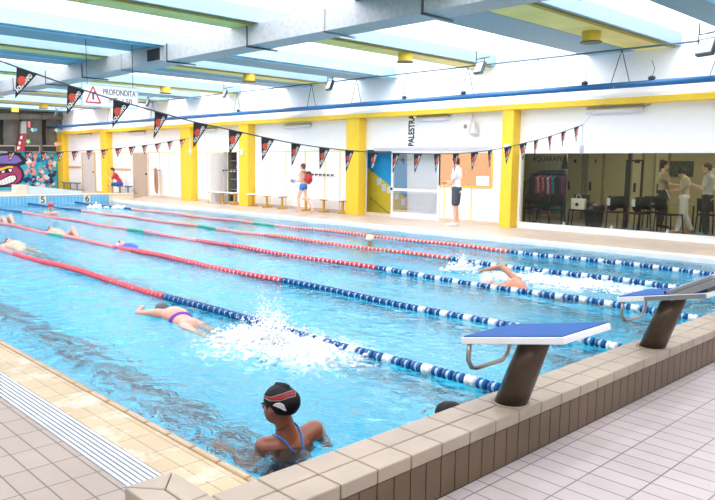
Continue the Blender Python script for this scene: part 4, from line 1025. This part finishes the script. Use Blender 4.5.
# display header, teal poster
p0 = onY(524, 153, 17.2); p1 = onY(566, 172, 17.2)
t = thing('display_stand', 'cream display board with dark lettering above the clothes behind the glass', 'display', ((p0.x+p1.x)/2, 17.2, ZD))
b = MB(); b.poly([onY(x, y, 17.2) for x, y in ((522, 152), (567, 152), (566.5, 170), (538, 170.5), (526, 180), (522, 182))], (0, .04, 0)); b.build('header', mat('cream display', 'D6CEB2', .6), t)
b = MB(); b.poly([onY(x, y, 17.2) for x, y in ((522, 182), (526, 180), (526, 226), (522, 226))], (0, .04, 0)); b.poly([onY(x, y, 17.2) for x, y in ((564.5, 170), (566.5, 170), (566.5, 225), (564.5, 225))], (0, .04, 0)); b.build('side_frame', mat('grey frame', '9C9A8C', .6), t)
b = MB(); b.poly([onY(x, y, 17.3) for x, y in ((526, 170), (564.5, 170), (564.5, 214), (526, 214))], (0, .02, 0)); b.build('teal_poster', mat('teal poster', '5B8A8C', .7, var=.4, scale=5), t)
pa = onY(549, 156.5, 17.19)
text_mesh('lettering', 'AQUARAPID', .2, mat('dark letters', '3A382E', .6), (pa.x, 17.185, pa.z-.07), (1, 0, 0), (0, 0, 1), t, .003, width=1.0)
b = MB(); b.poly([onY(x, y, 17.19) for x, y in ((563.5, 158), (566.5, 154), (568, 169), (561, 169))], (0, -.01, 0)); b.build('swoosh', mat('dark letters', '3A382E', .6), t)
# clothes rack and garments
pr0, pr1 = onY(531, 180, 16.9), onY(566, 180, 16.9); zr = 1.42
t = thing('clothes_rack', 'metal clothes rack full of bright swimwear behind the glass', 'clothes rack', ((pr0.x+pr1.x)/2, 16.9, ZD))
b = MB(); b.tube([(pr0.x, 16.9, zr), (pr1.x, 16.9, zr)], .015, 8); b.build('rail', dark_m, t)
for xx in (pr0.x, pr1.x):
    b = MB(); b.tube([(xx, 16.9, ZD+.02), (xx, 16.9, zr+.0)], .015, 8); b.box(xx-.02, xx+.02, 16.65, 17.15, ZD+.01, ZD+.04); b.build('upright', dark_m, t)
gc = [('2A2228', 'black', .62), ('5A2A38', 'maroon', .55), ('D84A7A', 'pink', .6), ('F2E9E4', 'white', .5), ('E23A6A', 'crimson', .62), ('F2A6C2', 'pale pink', .42), ('8A2A6A', 'purple', .6), ('E8E2E0', 'off white', .55), ('C23A8A', 'magenta', .66), ('3AA8C8', 'turquoise', .8), ('1E2A3A', 'navy', .5), ('2A2A2E', 'charcoal', .6), ('6A2A5A', 'plum', .62)]
rr = random.Random(5)
for k, (cc, cn, L_) in enumerate(gc):
    x = pr0.x+.08+(pr1.x-pr0.x-.16)*k/(len(gc)-1)
    t = thing('garment', '%s swimwear garment hanging on the clothes rack behind the glass' % cn, 'clothing', (x, 16.9, zr), 'garments on the clothes rack')
    b = MB(); b.tube([(x, 16.9, zr+.02), (x+.01, 16.9, zr-.02)], .006, 5); b.tube([(x, 16.74, zr-.08), (x, 16.9, zr-.02), (x, 17.06, zr-.08)], .006, 5); b.build('hanger', dark_m, t)
    g = [(x-.03, 16.72+rr.uniform(0, .03), zr-.08), (x-.03, 16.9, zr-.03), (x-.03, 17.08, zr-.08), (x-.03+rr.uniform(-.02, .02), 17.04, zr-.3), (x-.03, 17.0+rr.uniform(0, .08), zr-L_), (x-.03, 16.78, zr-L_+rr.uniform(-.04, .04)), (x-.03, 16.77, zr-.3)]
    b = MB(); b.poly(g, (.055, .0, 0)); b.build('cloth', mat('cloth '+cn, cc, .8, var=.35, scale=14), t, bevel=.01)
# chairs
def chair(lab, px, Y, rz, py=214):
    global ch0
    x = onY(px, py, Y).x; loc = (x, Y, ZD+.01); rz += math.pi
    if 'ch0' not in globals() or ch0 is None:
        t = thing('chair', lab, 'chair', (0, 0, 0), 'black chairs behind the glass')
        b = MB(); b.box(-.22, .22, -.22, .22, .43, .46); b.build('seat', black_pl, t, bevel=.012)
        b = MB(); b.obox((0, -.24, .68), (.21, 0, 0), (0, .012, 0), (0, -.03, .15)); b.build('backrest', black_pl, t, bevel=.015)
        for sx in (-1, 1):
            for sy in (-1, 1):
                b = MB(); b.tube([(sx*.2, sy*.2-(.02 if sy < 0 else 0), .44), (sx*.23, sy*.24, 0)], .016, 8)
                if sy < 0: b.tube([(sx*.2, -.22, .44), (sx*.19, -.26, .8)], .014, 8)
                b.build('leg', black_pl, t)
        ch0 = t; t.location = loc; t.rotation_euler = (0, 0, rz); return t
    return copy_tree(ch0, loc, lab, rz)
ch0 = None
chair('black chair at the far left behind the glass, in front of the clothes rack', 529, 16.15, .2)
chair('black chair right of the first one, in front of the bright swimwear', 549, 16.1, -.2)
chair('black chair under the white bag behind the glass', 579, 16.6, .3)
chair('black chair between the round black tub and the dark posts, holding a backpack', 612, 16.6, .1)
chair('black chair right of the dark posts, holding a shiny black backpack', 637, 16.6, -.15)
chair('black chair behind the tan shirted man by the table', 650, 17.35, .2)
chair('black chair left of the woman in white trousers, by the table', 669, 16.9, 2.6)
chair('black chair at the right edge of the glass behind the man in the pale shirt', 711, 17.6, 2.9)
p = onY(580, 210, 16.6)
t = thing('tote_bag', 'white tote bag with a dark emblem standing on a black chair', 'bag', (p.x, 16.55, .555))
b = MB(); b.box(p.x-.2, p.x+.17, 16.48, 16.6, .556, .83); b.build('bag_body', mat('canvas', 'E8E4D6', .8), t, bevel=.02)
b = MB(); b.tube([(p.x-.1, 16.54, .82), (p.x-.07, 16.54, .92), (p.x+.03, 16.54, .92), (p.x+.06, 16.54, .82)], .01, 6); b.build('handle', mat('canvas', 'E8E4D6', .8), t)
b = MB(); b.ell((p.x-.03, 16.478, .68), (.05, .004, .045), 8); b.build('emblem', black_pl, t)
p = onY(594, 212, 16.9)
t = thing('round_tub', 'round black tub with a domed lid beside the white tote bag', 'tub', (p.x, 16.9, ZD+.01))
b = MB(); b.tube([(p.x, 16.9, ZD+.012), (p.x, 16.9, .55)], [.2, .25], 20); b.build('tub_body', black_pl, t)
b = MB(); b.ell((p.x, 16.9, .58), (.28, .28, .16), 16); b.build('lid', mat('dark lid', '2A2A2C', .35), t)
for px, lab, Y in ((612, 'black backpack with a painted shine on the chair left of the dark posts', 16.6), (637, 'black backpack with a painted shine on the chair right of the dark posts', 16.6)):
    x = onY(px, 214, Y).x
    t = thing('backpack', lab, 'backpack', (x, Y, .555))
    b = MB(); b.ell((x, Y, .75), (.15, .12, .19), 12); finish(b, 'bag', black_pl, t, .02)
    b = MB(); b.box(x-.09, x-.0, Y-.14, Y-.12, .7, .88); b.build('painted_shine', mat('painted bag shine', 'DDE4EA', .2), t, bevel=.01)  # white shine on the black bag, laid on as a pale patch
t = thing('dark_frame_stand', 'tall thin dark metal frame standing in the glazed room', 'frame', (onY(633, 200, 17.6).x, 17.6, ZD+.01))
b = MB()
for px in (625.5, 641): q = onY(px, 190, 17.6); b.box(q.x-.02, q.x+.02, 17.58, 17.62, ZD+.012, 1.82)
qa, qb = onY(625.5, 190, 17.6), onY(641, 190, 17.6); b.box(qa.x+.02, qb.x-.02, 17.58, 17.62, 1.78, 1.82); b.build('frame', mat('dark frame', '2A2922', .6), t)
q = onY(628, 190, 17.4); b = MB(); b.box(q.x-.03, q.x+.03, 17.37, 17.43, ZD+.012, 2.59); tag(b.build('dark_post', mat('dark frame', '2A2922', .6)), 'dark vertical post from floor to ceiling of the glazed room', 'post')
# wall pictures
p0, p1 = onY(660, 161, YR), onY(693, 177, YR)
b = MB(); b.box(p0.x, p1.x, YR-.04, YR, p1.z, p0.z); tag(b.build('dark_notice_board', mat('dark leafy board', '4A4E3C', .7, var=.6, scale=16)), 'dark mottled notice board on the back wall above the woman', 'notice board')
p0, p1 = onY(708, 168, YR), onY(722, 190, YR)
b = MB(); b.box(p0.x, p1.x, YR-.04, YR, p1.z, p0.z); tag(b.build('poster', mat('pale poster', 'DDE6E2', .7)), 'pale poster on the back wall at the right edge', 'poster')
p = onY(674, 205, 17.75)
t = thing('table', 'grey table behind the woman in white trousers', 'table', (p.x, 17.6, ZD+.01))
b = MB(); b.box(p.x-.75, p.x+.65, 17.4, 17.95, .73, .76); b.build('tabletop', mat('grey laminate', '9A968A', .5), t)
for sx, sy in ((-.7, 17.4), (-.7, 17.9), (.6, 17.4), (.6, 17.9)): b = MB(); b.tube([(p.x+sx, sy, ZD+.012), (p.x+sx, sy, .73)], .02, 8); b.build('leg', black_pl, t)
for px in (563.5, 611.5, 667.5): p = onY(px, 228, YW+.12); b = MB(); b.tube([(p.x, YW+.12, .191), (p.x, YW+.12, .3)], [.05, .015], 8); tag(b.build('glass_clip', frame_w), 'small white cone clip at the foot of the glass, %s' % {563.5: 'below the swimwear', 611.5: 'left of the dark posts', 667.5: 'left of the woman'}[px], 'clip', 'clips along the glass foot')
# people behind the glass
beige = mat('beige top', 'C9BBA4', .8, var=.15); wp = mat('white trousers', 'F0EEEA', .8)
pose = dict(neck=(0, .04, 1.46), head=(0, .11, 1.58), elL=(-.22, .08, 1.13), wrL=(-.1, .3, 1.12), elR=(.22, .1, 1.12), wrR=(.1, .32, 1.1), knL=(-.09, .04, .5), anL=(-.09, .12, .09), toL=(-.1, .28, .03), anR=(.1, -.2, .12), toR=(.12, -.06, .03), knR=(.1, -.03, .5))
p = onZ(682, 233.5, ZD)
t, H = person('woman in beige top and white trousers reading a white paper behind the glass', (p.x, p.y, ZD+.01), (-.9, -.3), .9, pose, (0, .8, -.6), beige, wp, 'shin', '2A1E1A', mat('tan sandal', 'C98A6A', .6), slim=.95, hair_long=0, bulk=1.12, sleeves=.9)
q = (H.J['wrL']+H.J['wrR'])/2+H.face*.1
b = MB(); b.obox(q+Vector((0, 0, -.02)), H.side*.14, Vector((-.05, -.02, .1)), Vector((.004, 0, .002))); tag(b.build('paper', white_m), 'white paper held by the woman behind the glass', 'paper')
pose = dict(elL=(-.22, .06, 1.12), wrL=(-.1, .3, 1.22), elR=(.24, .04, 1.12), wrR=(.12, .3, 1.2), head=(0, .06, 1.62))
p = onZ(703, 237, ZD)
person('man in a pale grey shirt and dark trousers facing the woman behind the glass', (p.x, p.y+.1, ZD+.01), (-.95, -.15), .95, pose, (0, .95, -.25), mat('pale grey shirt', 'CFCDC6', .8), mat('charcoal trousers', '33332F', .8), 'shin', '6A4434', mat('blue shoe', '4A8AA0', .6))
pose = dict(elL=(-.22, .1, 1.14), wrL=(-.16, .32, 1.14), elR=(.22, .1, 1.14), wrR=(.16, .32, 1.14))
p = onY(660, 225, 18.35)
person('man in a tan shirt seen from behind at the back of the glazed room', (p.x, 18.35, ZD+.01), (.75, .65), .98, pose, (0, 1, -.1), mat('tan shirt', 'A69A80', .8), mat('charcoal trousers', '33332F', .8), 'shin', '2A221C', mat('dark shoe', '26241F', .6))

# ------------------------------------------------------------------ swimmers
def ray_ell(px, py, c, M3i):
    d = M3i @ ray(px, py).normalized(); o = M3i @ (EYE-c); a = d.dot(d); bq = 2*o.dot(d); cq = o.dot(o)-1.0
    D = bq*bq-4*a*cq
    if D < 0: return None
    return EYE+ray(px, py).normalized()*((-bq-math.sqrt(D))/(2*a))
# girl at the near corner, seen from behind
hc = onZ(278.5, 405, .245)
vd = Vector((hc.x, hc.y, 0)).normalized(); lf = Vector((-vd.y, vd.x, 0)) if False else Vector((vd.y*-1, vd.x, 0))
lf = Vector((-_r.x, -_r.y, 0)).normalized()
bodydir = (vd*.93+lf*.36).normalized(); headdir = (vd*.55+lf*.83).normalized()
base = onZ(290, 425, .10)
g0 = Vector((base.x, base.y, -1.37))
rz = heading(bodydir); Rg = Matrix.Rotation(-rz, 3, 'Z')
hl = Rg @ (hc-g0); fl = Rg @ headdir
pose = dict(head=tuple(hl), neck=(hl.x*.45, hl.y*.45-.01, 1.465), chest=(0, 0, 1.27), waist=(0, .03, 1.07), pelvis=(0, .05, .9),
            shL=(-.155, .0, 1.365), shR=(.155, .01, 1.41), elL=(-.25, -.0, 1.13), wrL=(-.32, .18, 1.2), elR=(.25, .06, 1.18), wrR=(.30, .26, 1.2))
T = thing('person', 'girl in black swim cap and blue straps seen from behind at the near corner', 'person', (g0.x, g0.y, -.4))
G = Human(g0, rz, 1.0, pose, tuple(fl), (0, 0, 1), .9)
def lim(b): return b
b = MB(); G.torso(b); G.legs(b); G.arms(b); G.headm(b)
girl = b.build('body', skin_mid, T, voxel=.009, smooth_it=4)
G.features(T)
rotH = Matrix((G.side, G.face, G.up)).transposed()
cc_ = hc+G.up*.032-G.face*.018; cr = (.085, .106, .092)
b = MB(); b.ell(cc_, cr, 28, rotH)
b.ell(cc_-G.face*.06+G.up*.0, (.07, .06, .074), 20, rotH)
b.cap(cc_+G.up*.088+G.face*.03, cc_+G.up*.09-G.face*.03, .014, .016, 8); b.cap(cc_+G.up*.085+G.side*.02, cc_+G.up*.09-G.face*.05, .012, .012, 8)
capm = mat('black latex cap', '090A0D', .55, var=.2, scale=10, spec=.25)
cap_o = b.build('swim_cap', capm, T, voxel=.006, smooth_it=4)
dgr = bpy.context.evaluated_depsgraph_get(); dgr.update()
from mathutils.bvhtree import BVHTree
def bvh_of(o):
    p = Vector((0, 0, 0)); q = o
    while q: p += Vector(q.location); q = q.parent
    me = o.data; return BVHTree.FromPolygons([v.co+p for v in me.vertices], [tuple(f.vertices) for f in me.polygons])
bc = bvh_of(cap_o)
def patch(name, top, bot, m_, lift, n=26, rows=5):
    """decal shaped on the cap between two outlines"""
    def lerpc(c, u):
        k = u*(len(c)-1); i = min(int(k), len(c)-2); f = k-i; return (c[i][0]+(c[i+1][0]-c[i][0])*f, c[i][1]+(c[i+1][1]-c[i][1])*f)
    bm = bmesh.new(); g = []
    for i in range(n+1):
        row = []
        for j in range(rows+1):
            a, c = lerpc(top, i/n), lerpc(bot, i/n); px, py = a[0]+(c[0]-a[0])*j/rows, a[1]+(c[1]-a[1])*j/rows
            d = ray(px, py).normalized(); h = bc.ray_cast(EYE, d)
            row.append(bm.verts.new(h[0]+h[1]*lift) if h[0] else None)
        g.append(row)
    for i in range(n):
        for j in range(rows):
            q = [g[i][j], g[i+1][j], g[i+1][j+1], g[i][j+1]]
            if all(q): bm.faces.new(q)
    bmesh.ops.solidify(bm, geom=bm.faces[:], thickness=.0008)
    q = MB(); q.bm.free(); q.bm = bm; o = q.build(name, m_, cap_o, smooth=True)
    for v in o.data.vertices: pass
    return o
redp = mat('red cap print', 'B52A30', .4, var=.15); whp = mat('white cap print', 'E8E8EA', .4)
patch('white_print', [(263, 395), (271, 397), (281, 394), (290, 391), (296, 390)], [(263.5, 397.5), (270, 401.5), (281, 401), (289, 398), (295.5, 396.5)], whp, .0016)
patch('red_print', [(264, 395.5), (271, 397.7), (281, 394.8), (290, 391.8), (295.4, 390.8)], [(264.5, 396.8), (271, 400.7), (281, 400.2), (289, 397.2), (294.8, 395.6)], redp, .0028)
patch('white_crescent', [(273, 405), (276, 403), (280, 402.6), (284, 404.5), (286.5, 410.5)], [(273.2, 405.4), (277, 407), (280, 408.2), (283, 410), (286.3, 411)], whp, .0018, 14, 3)
bb = bvh_of(girl)
def on_body(pts, off):
    out = []
    for i in range(len(pts)-1):
        for k in range(6):
            u = k/6; px = pts[i][0]+(pts[i+1][0]-pts[i][0])*u; py = pts[i][1]+(pts[i+1][1]-pts[i][1])*u
            h = bb.ray_cast(EYE, ray(px, py).normalized())
            if h[0]: out.append(h[0]+h[1]*off)
    return out
blue_s = mat('blue strap', '2E6FB8', .5); 
for pts in ([(273, 435), (280, 437), (286, 442), (292, 451), (297, 458)], [(294, 423), (299, 428), (302, 438), (303.5, 450), (303, 458)]):
    q = on_body(pts, .002)
    if len(q) > 2: b = MB(); b.tube(q, .0068, 6); b.build('swimsuit_strap', blue_s, T, smooth=True)
b = MB(); ax = (G.J['chest']-G.J['pelvis']).normalized(); shv = (G.J['shR']-G.J['shL']).normalized(); rt = Matrix((shv, ax.cross(shv), ax)).transposed()
b.ell(G.J['waist']+Vector((0, 0, .02)), (.135, .112, .19), 16, rt); b.ell(G.J['pelvis'], (.155, .125, .14), 16, rt); b.build('swimsuit', mat('dark navy suit', '1E2A44', .6), T, voxel=.01)
q = on_body([(271, 428), (277, 430.5), (284, 428), (289, 424)], .002)
if len(q) > 2: b = MB(); b.tube(q, .003, 5); b.build('neck_cord', mat('dark cord', '3A2A22', .6), T)

def swimmer(lab, head, rz, pose, capc, suit=None, skin=skin_pink, face=(0, .3, -1), up=(0, 1, .3), sc=1.0, goggles=True, briefs=None, hasbody=True):
    t = thing('person', lab, 'person', (head[0], head[1], -.05))
    P = dict(head=(0, .0, .02), neck=(0, -.14, .0), chest=(0, -.36, -.02), waist=(0, -.58, -.06), pelvis=(0, -.76, -.09), shL=(-.18, -.22, -.01), shR=(.18, -.22, -.01), elL=(-.3, .0, -.12), wrL=(-.26, .22, -.16), elR=(.3, .0, -.12), wrR=(.26, .22, -.16),
             hpL=(-.09, -.8, -.1), knL=(-.11, -1.2, -.16), anL=(-.1, -1.6, -.1), toL=(-.1, -1.78, -.14), hpR=(.09, -.8, -.1), knR=(.11, -1.2, -.22), anR=(.1, -1.6, -.24), toR=(.1, -1.78, -.3))
    P.update(pose); H = Human(head, rz, sc, P, face, up, .95)
    b = MB(); H.torso(b); H.legs(b); H.arms(b); H.headm(b); finish(b, 'body', skin, t, .012)
    H.features(t)
    H.hair(t, capc, 0, 1.04, 'swim_cap', mat('cap '+capc, capc, .35, var=.15), cap=True)
    if goggles:
        b = MB()
        for q in (-1, 1): b.ell(H.J['head']+H.face*.09*sc+H.side*q*.032*sc, .02*sc, 8)
        b.cap(H.J['head']+H.face*.09*sc-H.side*.02, H.J['head']+H.face*.09*sc+H.side*.02, .006, .006, 6); b.build('goggles', black_pl, t)
    if suit:
        b = MB(); H.torso(b, .009); finish(b, 'swimsuit', suit, t, .012)
    if briefs:
        b = MB(); ax = (H.J['chest']-H.J['pelvis']).normalized(); sv = (H.J['shR']-H.J['shL']).normalized(); b.ell(H.J['pelvis'], (.165*sc, .125*sc, .11*sc), 14, Matrix((sv, ax.cross(sv), ax)).transposed()); finish(b, 'swim_briefs', briefs, t, .012)
    return t, H
EX = math.pi/2   # heading -X
# near swimmer, prone, grey cap
h = onZ(163, 309, .03)
t, H = swimmer('swimmer in grey cap and purple banded suit doing front crawl beside the nearest rope', (h.x, h.y, -.03), EX-.1, dict(shL=(-.17, -.2, .07), shR=(.17, -.2, .03), chest=(0, -.36, .04), waist=(0, -.58, .0), pelvis=(0, -.76, -.02), hpL=(-.09, -.8, -.02), hpR=(.09, -.8, -.03), knL=(-.1, -1.2, -.04), elL=(-.28, .10, .03), wrL=(-.16, .30, .05), knR=(.1, -1.2, -.12), anL=(-.1, -1.58, -.06)), '5A626C', sc=.88, skin=mat('pale wet skin', 'D9A08A', .3, var=.1))
b = MB(); ax = (H.J['chest']-H.J['pelvis']).normalized(); sv = (H.J['shR']-H.J['shL']).normalized(); rt = Matrix((sv, ax.cross(sv), ax)).transposed()
b.ell(H.J['waist']+ax*.06, (.138, .105, .018), 18, rt); b.build('purple_band', mat('purple band', '8A4AC8', .5), t, smooth=True)
# freestyle swimmer with a raised arm
h = onZ(488, 283, .02)
t, H = swimmer('front crawl swimmer with one bare arm arched above the white splash', (h.x, h.y, -.03), EX, dict(shL=(-.14, -.30, .0), shR=(.17, -.36, .11), elR=(.2, -.08, .27), wrR=(.24, .2, .19), elL=(-.2, .1, -.2), wrL=(-.18, .4, -.2), chest=(.02, -.42, .03)), 'E8E4E0', skin=mat('tanned arm skin', 'C98A6A', .35, var=.1))
# floating heads
def treader(lab, px, py, zc, capc, facedir, sc=.95, skin=skin_pink, arms=True):
    h = onZ(px, py, zc); loc = (h.x, h.y, zc-1.63*sc)
    t = thing('person', lab, 'person', (h.x, h.y, -.3))
    H = Human(loc, heading(facedir), sc, dict(elL=(-.3, .1, 1.2), wrL=(-.3, .32, 1.33), elR=(.3, .1, 1.2), wrR=(.3, .32, 1.33)), (0, 1, -.05), (0, 0, 1))
    b = MB(); H.torso(b); H.legs(b); H.arms(b); H.headm(b); finish(b, 'body', skin, t, .013); H.features(t)
    H.hair(t, capc, 0, 1.05, 'swim_cap', mat('cap '+capc, capc, .35, var=.15), cap=True); return t, H
t, H = treader('swimmer in a yellow and white cap behind the fourth rope', 370, 240.5, .11, 'F3E7B8', (.4, -.9), .9)
b = MB(); b.ell(H.J['head']+H.up*.005, (.084, .1, .02), 14); b.build('teal_band', mat('teal band', '2A9A9A', .4), t)
treader('swimmer in a crimson cap standing near the far wall below plate 5', 51, 206.5, .2, 'C8324E', (.8, -.6), 1.0)
# backstrokers
BK = dict(face=(0, .25, 1), up=(0, 1, -.2))
def back(lab, px, py, capc, sc=.95, suit=None, pose=None, rz=EX, z=.05):
    h = onZ(px, py, z); P = dict(elL=(-.3, -.4, -.14), wrL=(-.28, -.62, -.16), elR=(.3, -.4, -.14), wrR=(.28, -.62, -.16), chest=(0, -.36, -.01)); P.update(pose or {})
    return swimmer(lab, (h.x, h.y, z-.05), rz, P, capc, suit=suit, sc=sc, **BK)
back('backstroke swimmer in a dark red cap with one knee above the water', 51, 230, '9C3A50', pose=dict(knR=(.1, -1.05, .14), hpR=(.09, -.8, -.06), anR=(.1, -1.4, -.15)))
back('backstroke swimmer in a purple cap close to the left edge', 9, 242, '4A3A6A')
back('backstroke swimmer in a bright blue suit and white cap in the second lane', 121, 244.5, 'D9DEE6', suit=mat('bright blue suit', '2255B8', .5))
back('swimmer at the left edge with pale knees above the water', -6, 218, 'E0B8A8', pose=dict(knR=(.12, -1.0, .16), knL=(-.12, -1.15, .14), hpR=(.09, -.8, -.06), anR=(.1, -1.4, -.15), anL=(-.1, -1.5, -.15)))
# black capped head at the starting wall
h = onZ(454, 411, .04)
t = thing('person', 'swimmer in a black cap just visible beyond the starting wall', 'person', (h.x-.05, h.y+.0, -.3))
H = Human((h.x-.03, h.y+.02, -.015-1.66), heading((-1, .1)), 1.0, dict(shL=(-.16, 0, 1.42), shR=(.16, 0, 1.42)), (0, 1, 0), (0, 0, 1))
b = MB(); H.torso(b); H.legs(b); H.arms(b); H.headm(b); finish(b, 'body', skin_mid, t, .013); H.features(t); H.hair(t, '14161A', 0, 1.05, 'swim_cap', capm, cap=True)

# ------------------------------------------------------------------ splashes (uncountable water drops)
_bm = bmesh.new(); bmesh.ops.create_icosphere(_bm, subdivisions=1, radius=1); _bm.verts.ensure_lookup_table()
ICO = ([v.co.copy() for v in _bm.verts], [[v.index for v in f.verts] for f in _bm.faces]); _bm.free()
def splash(name, lab, cs, n, seed):
    rr = random.Random(seed); bm = bmesh.new()
    for _ in range(n):
        cx_, cy_, sr, hh, rm = cs[rr.randrange(len(cs))]
        a = rr.uniform(0, 6.283); q = abs(rr.gauss(0, .5))*sr; z = .012+abs(rr.gauss(0, .45))*hh*max(.15, 1-q/sr*.6)
        r0 = rm*rr.uniform(.3, 1)*(1.4 if z < .06 else .55 if z > hh*.6 else .9)
        M = Matrix.Translation((cx_+q*math.cos(a), cy_+q*math.sin(a)*.7, z)) @ Matrix.Rotation(rr.uniform(0, 3), 4, 'Z') @ Matrix.Diagonal((r0*rr.uniform(.8, 2.2), r0*rr.uniform(.6, 1.2), r0*rr.uniform(.5, 1.1), 1))
        vs_ = [bm.verts.new(M @ v) for v in ICO[0]]
        for f in ICO[1]: bm.faces.new([vs_[i] for i in f])
    q = MB(); q.bm.free(); q.bm = bm
    o = q.build(name, mat('aerated white water', 'FEFFFF', .4, var=.0), fix=False, smooth=True)
    return tag(o, lab, 'splash', kind='stuff')
splash('water_splash', 'large white splash kicked up behind the swimmer in the grey cap', [(-4.95, 3.74, .42, .40, .013), (-4.7, 3.8, .6, .2, .012), (-5.25, 3.68, .3, .2, .012), (-5.05, 3.75, .22, .62, .009), (-4.85, 3.78, .25, .5, .012)], 3000, 1)
splash('water_splash', 'white splash trailing the front crawl swimmer with the raised arm', [(-6.55, 8.62, .3, .28, .022), (-5.3, 8.75, .5, .16, .022), (-4.6, 8.85, .6, .12, .02)], 1500, 2)
splash('water_splash', 'small white splash near the far wall below plate 6', [(-24, 10.7, .4, .2, .04), (-23.4, 11.2, .4, .15, .04)], 200, 3)
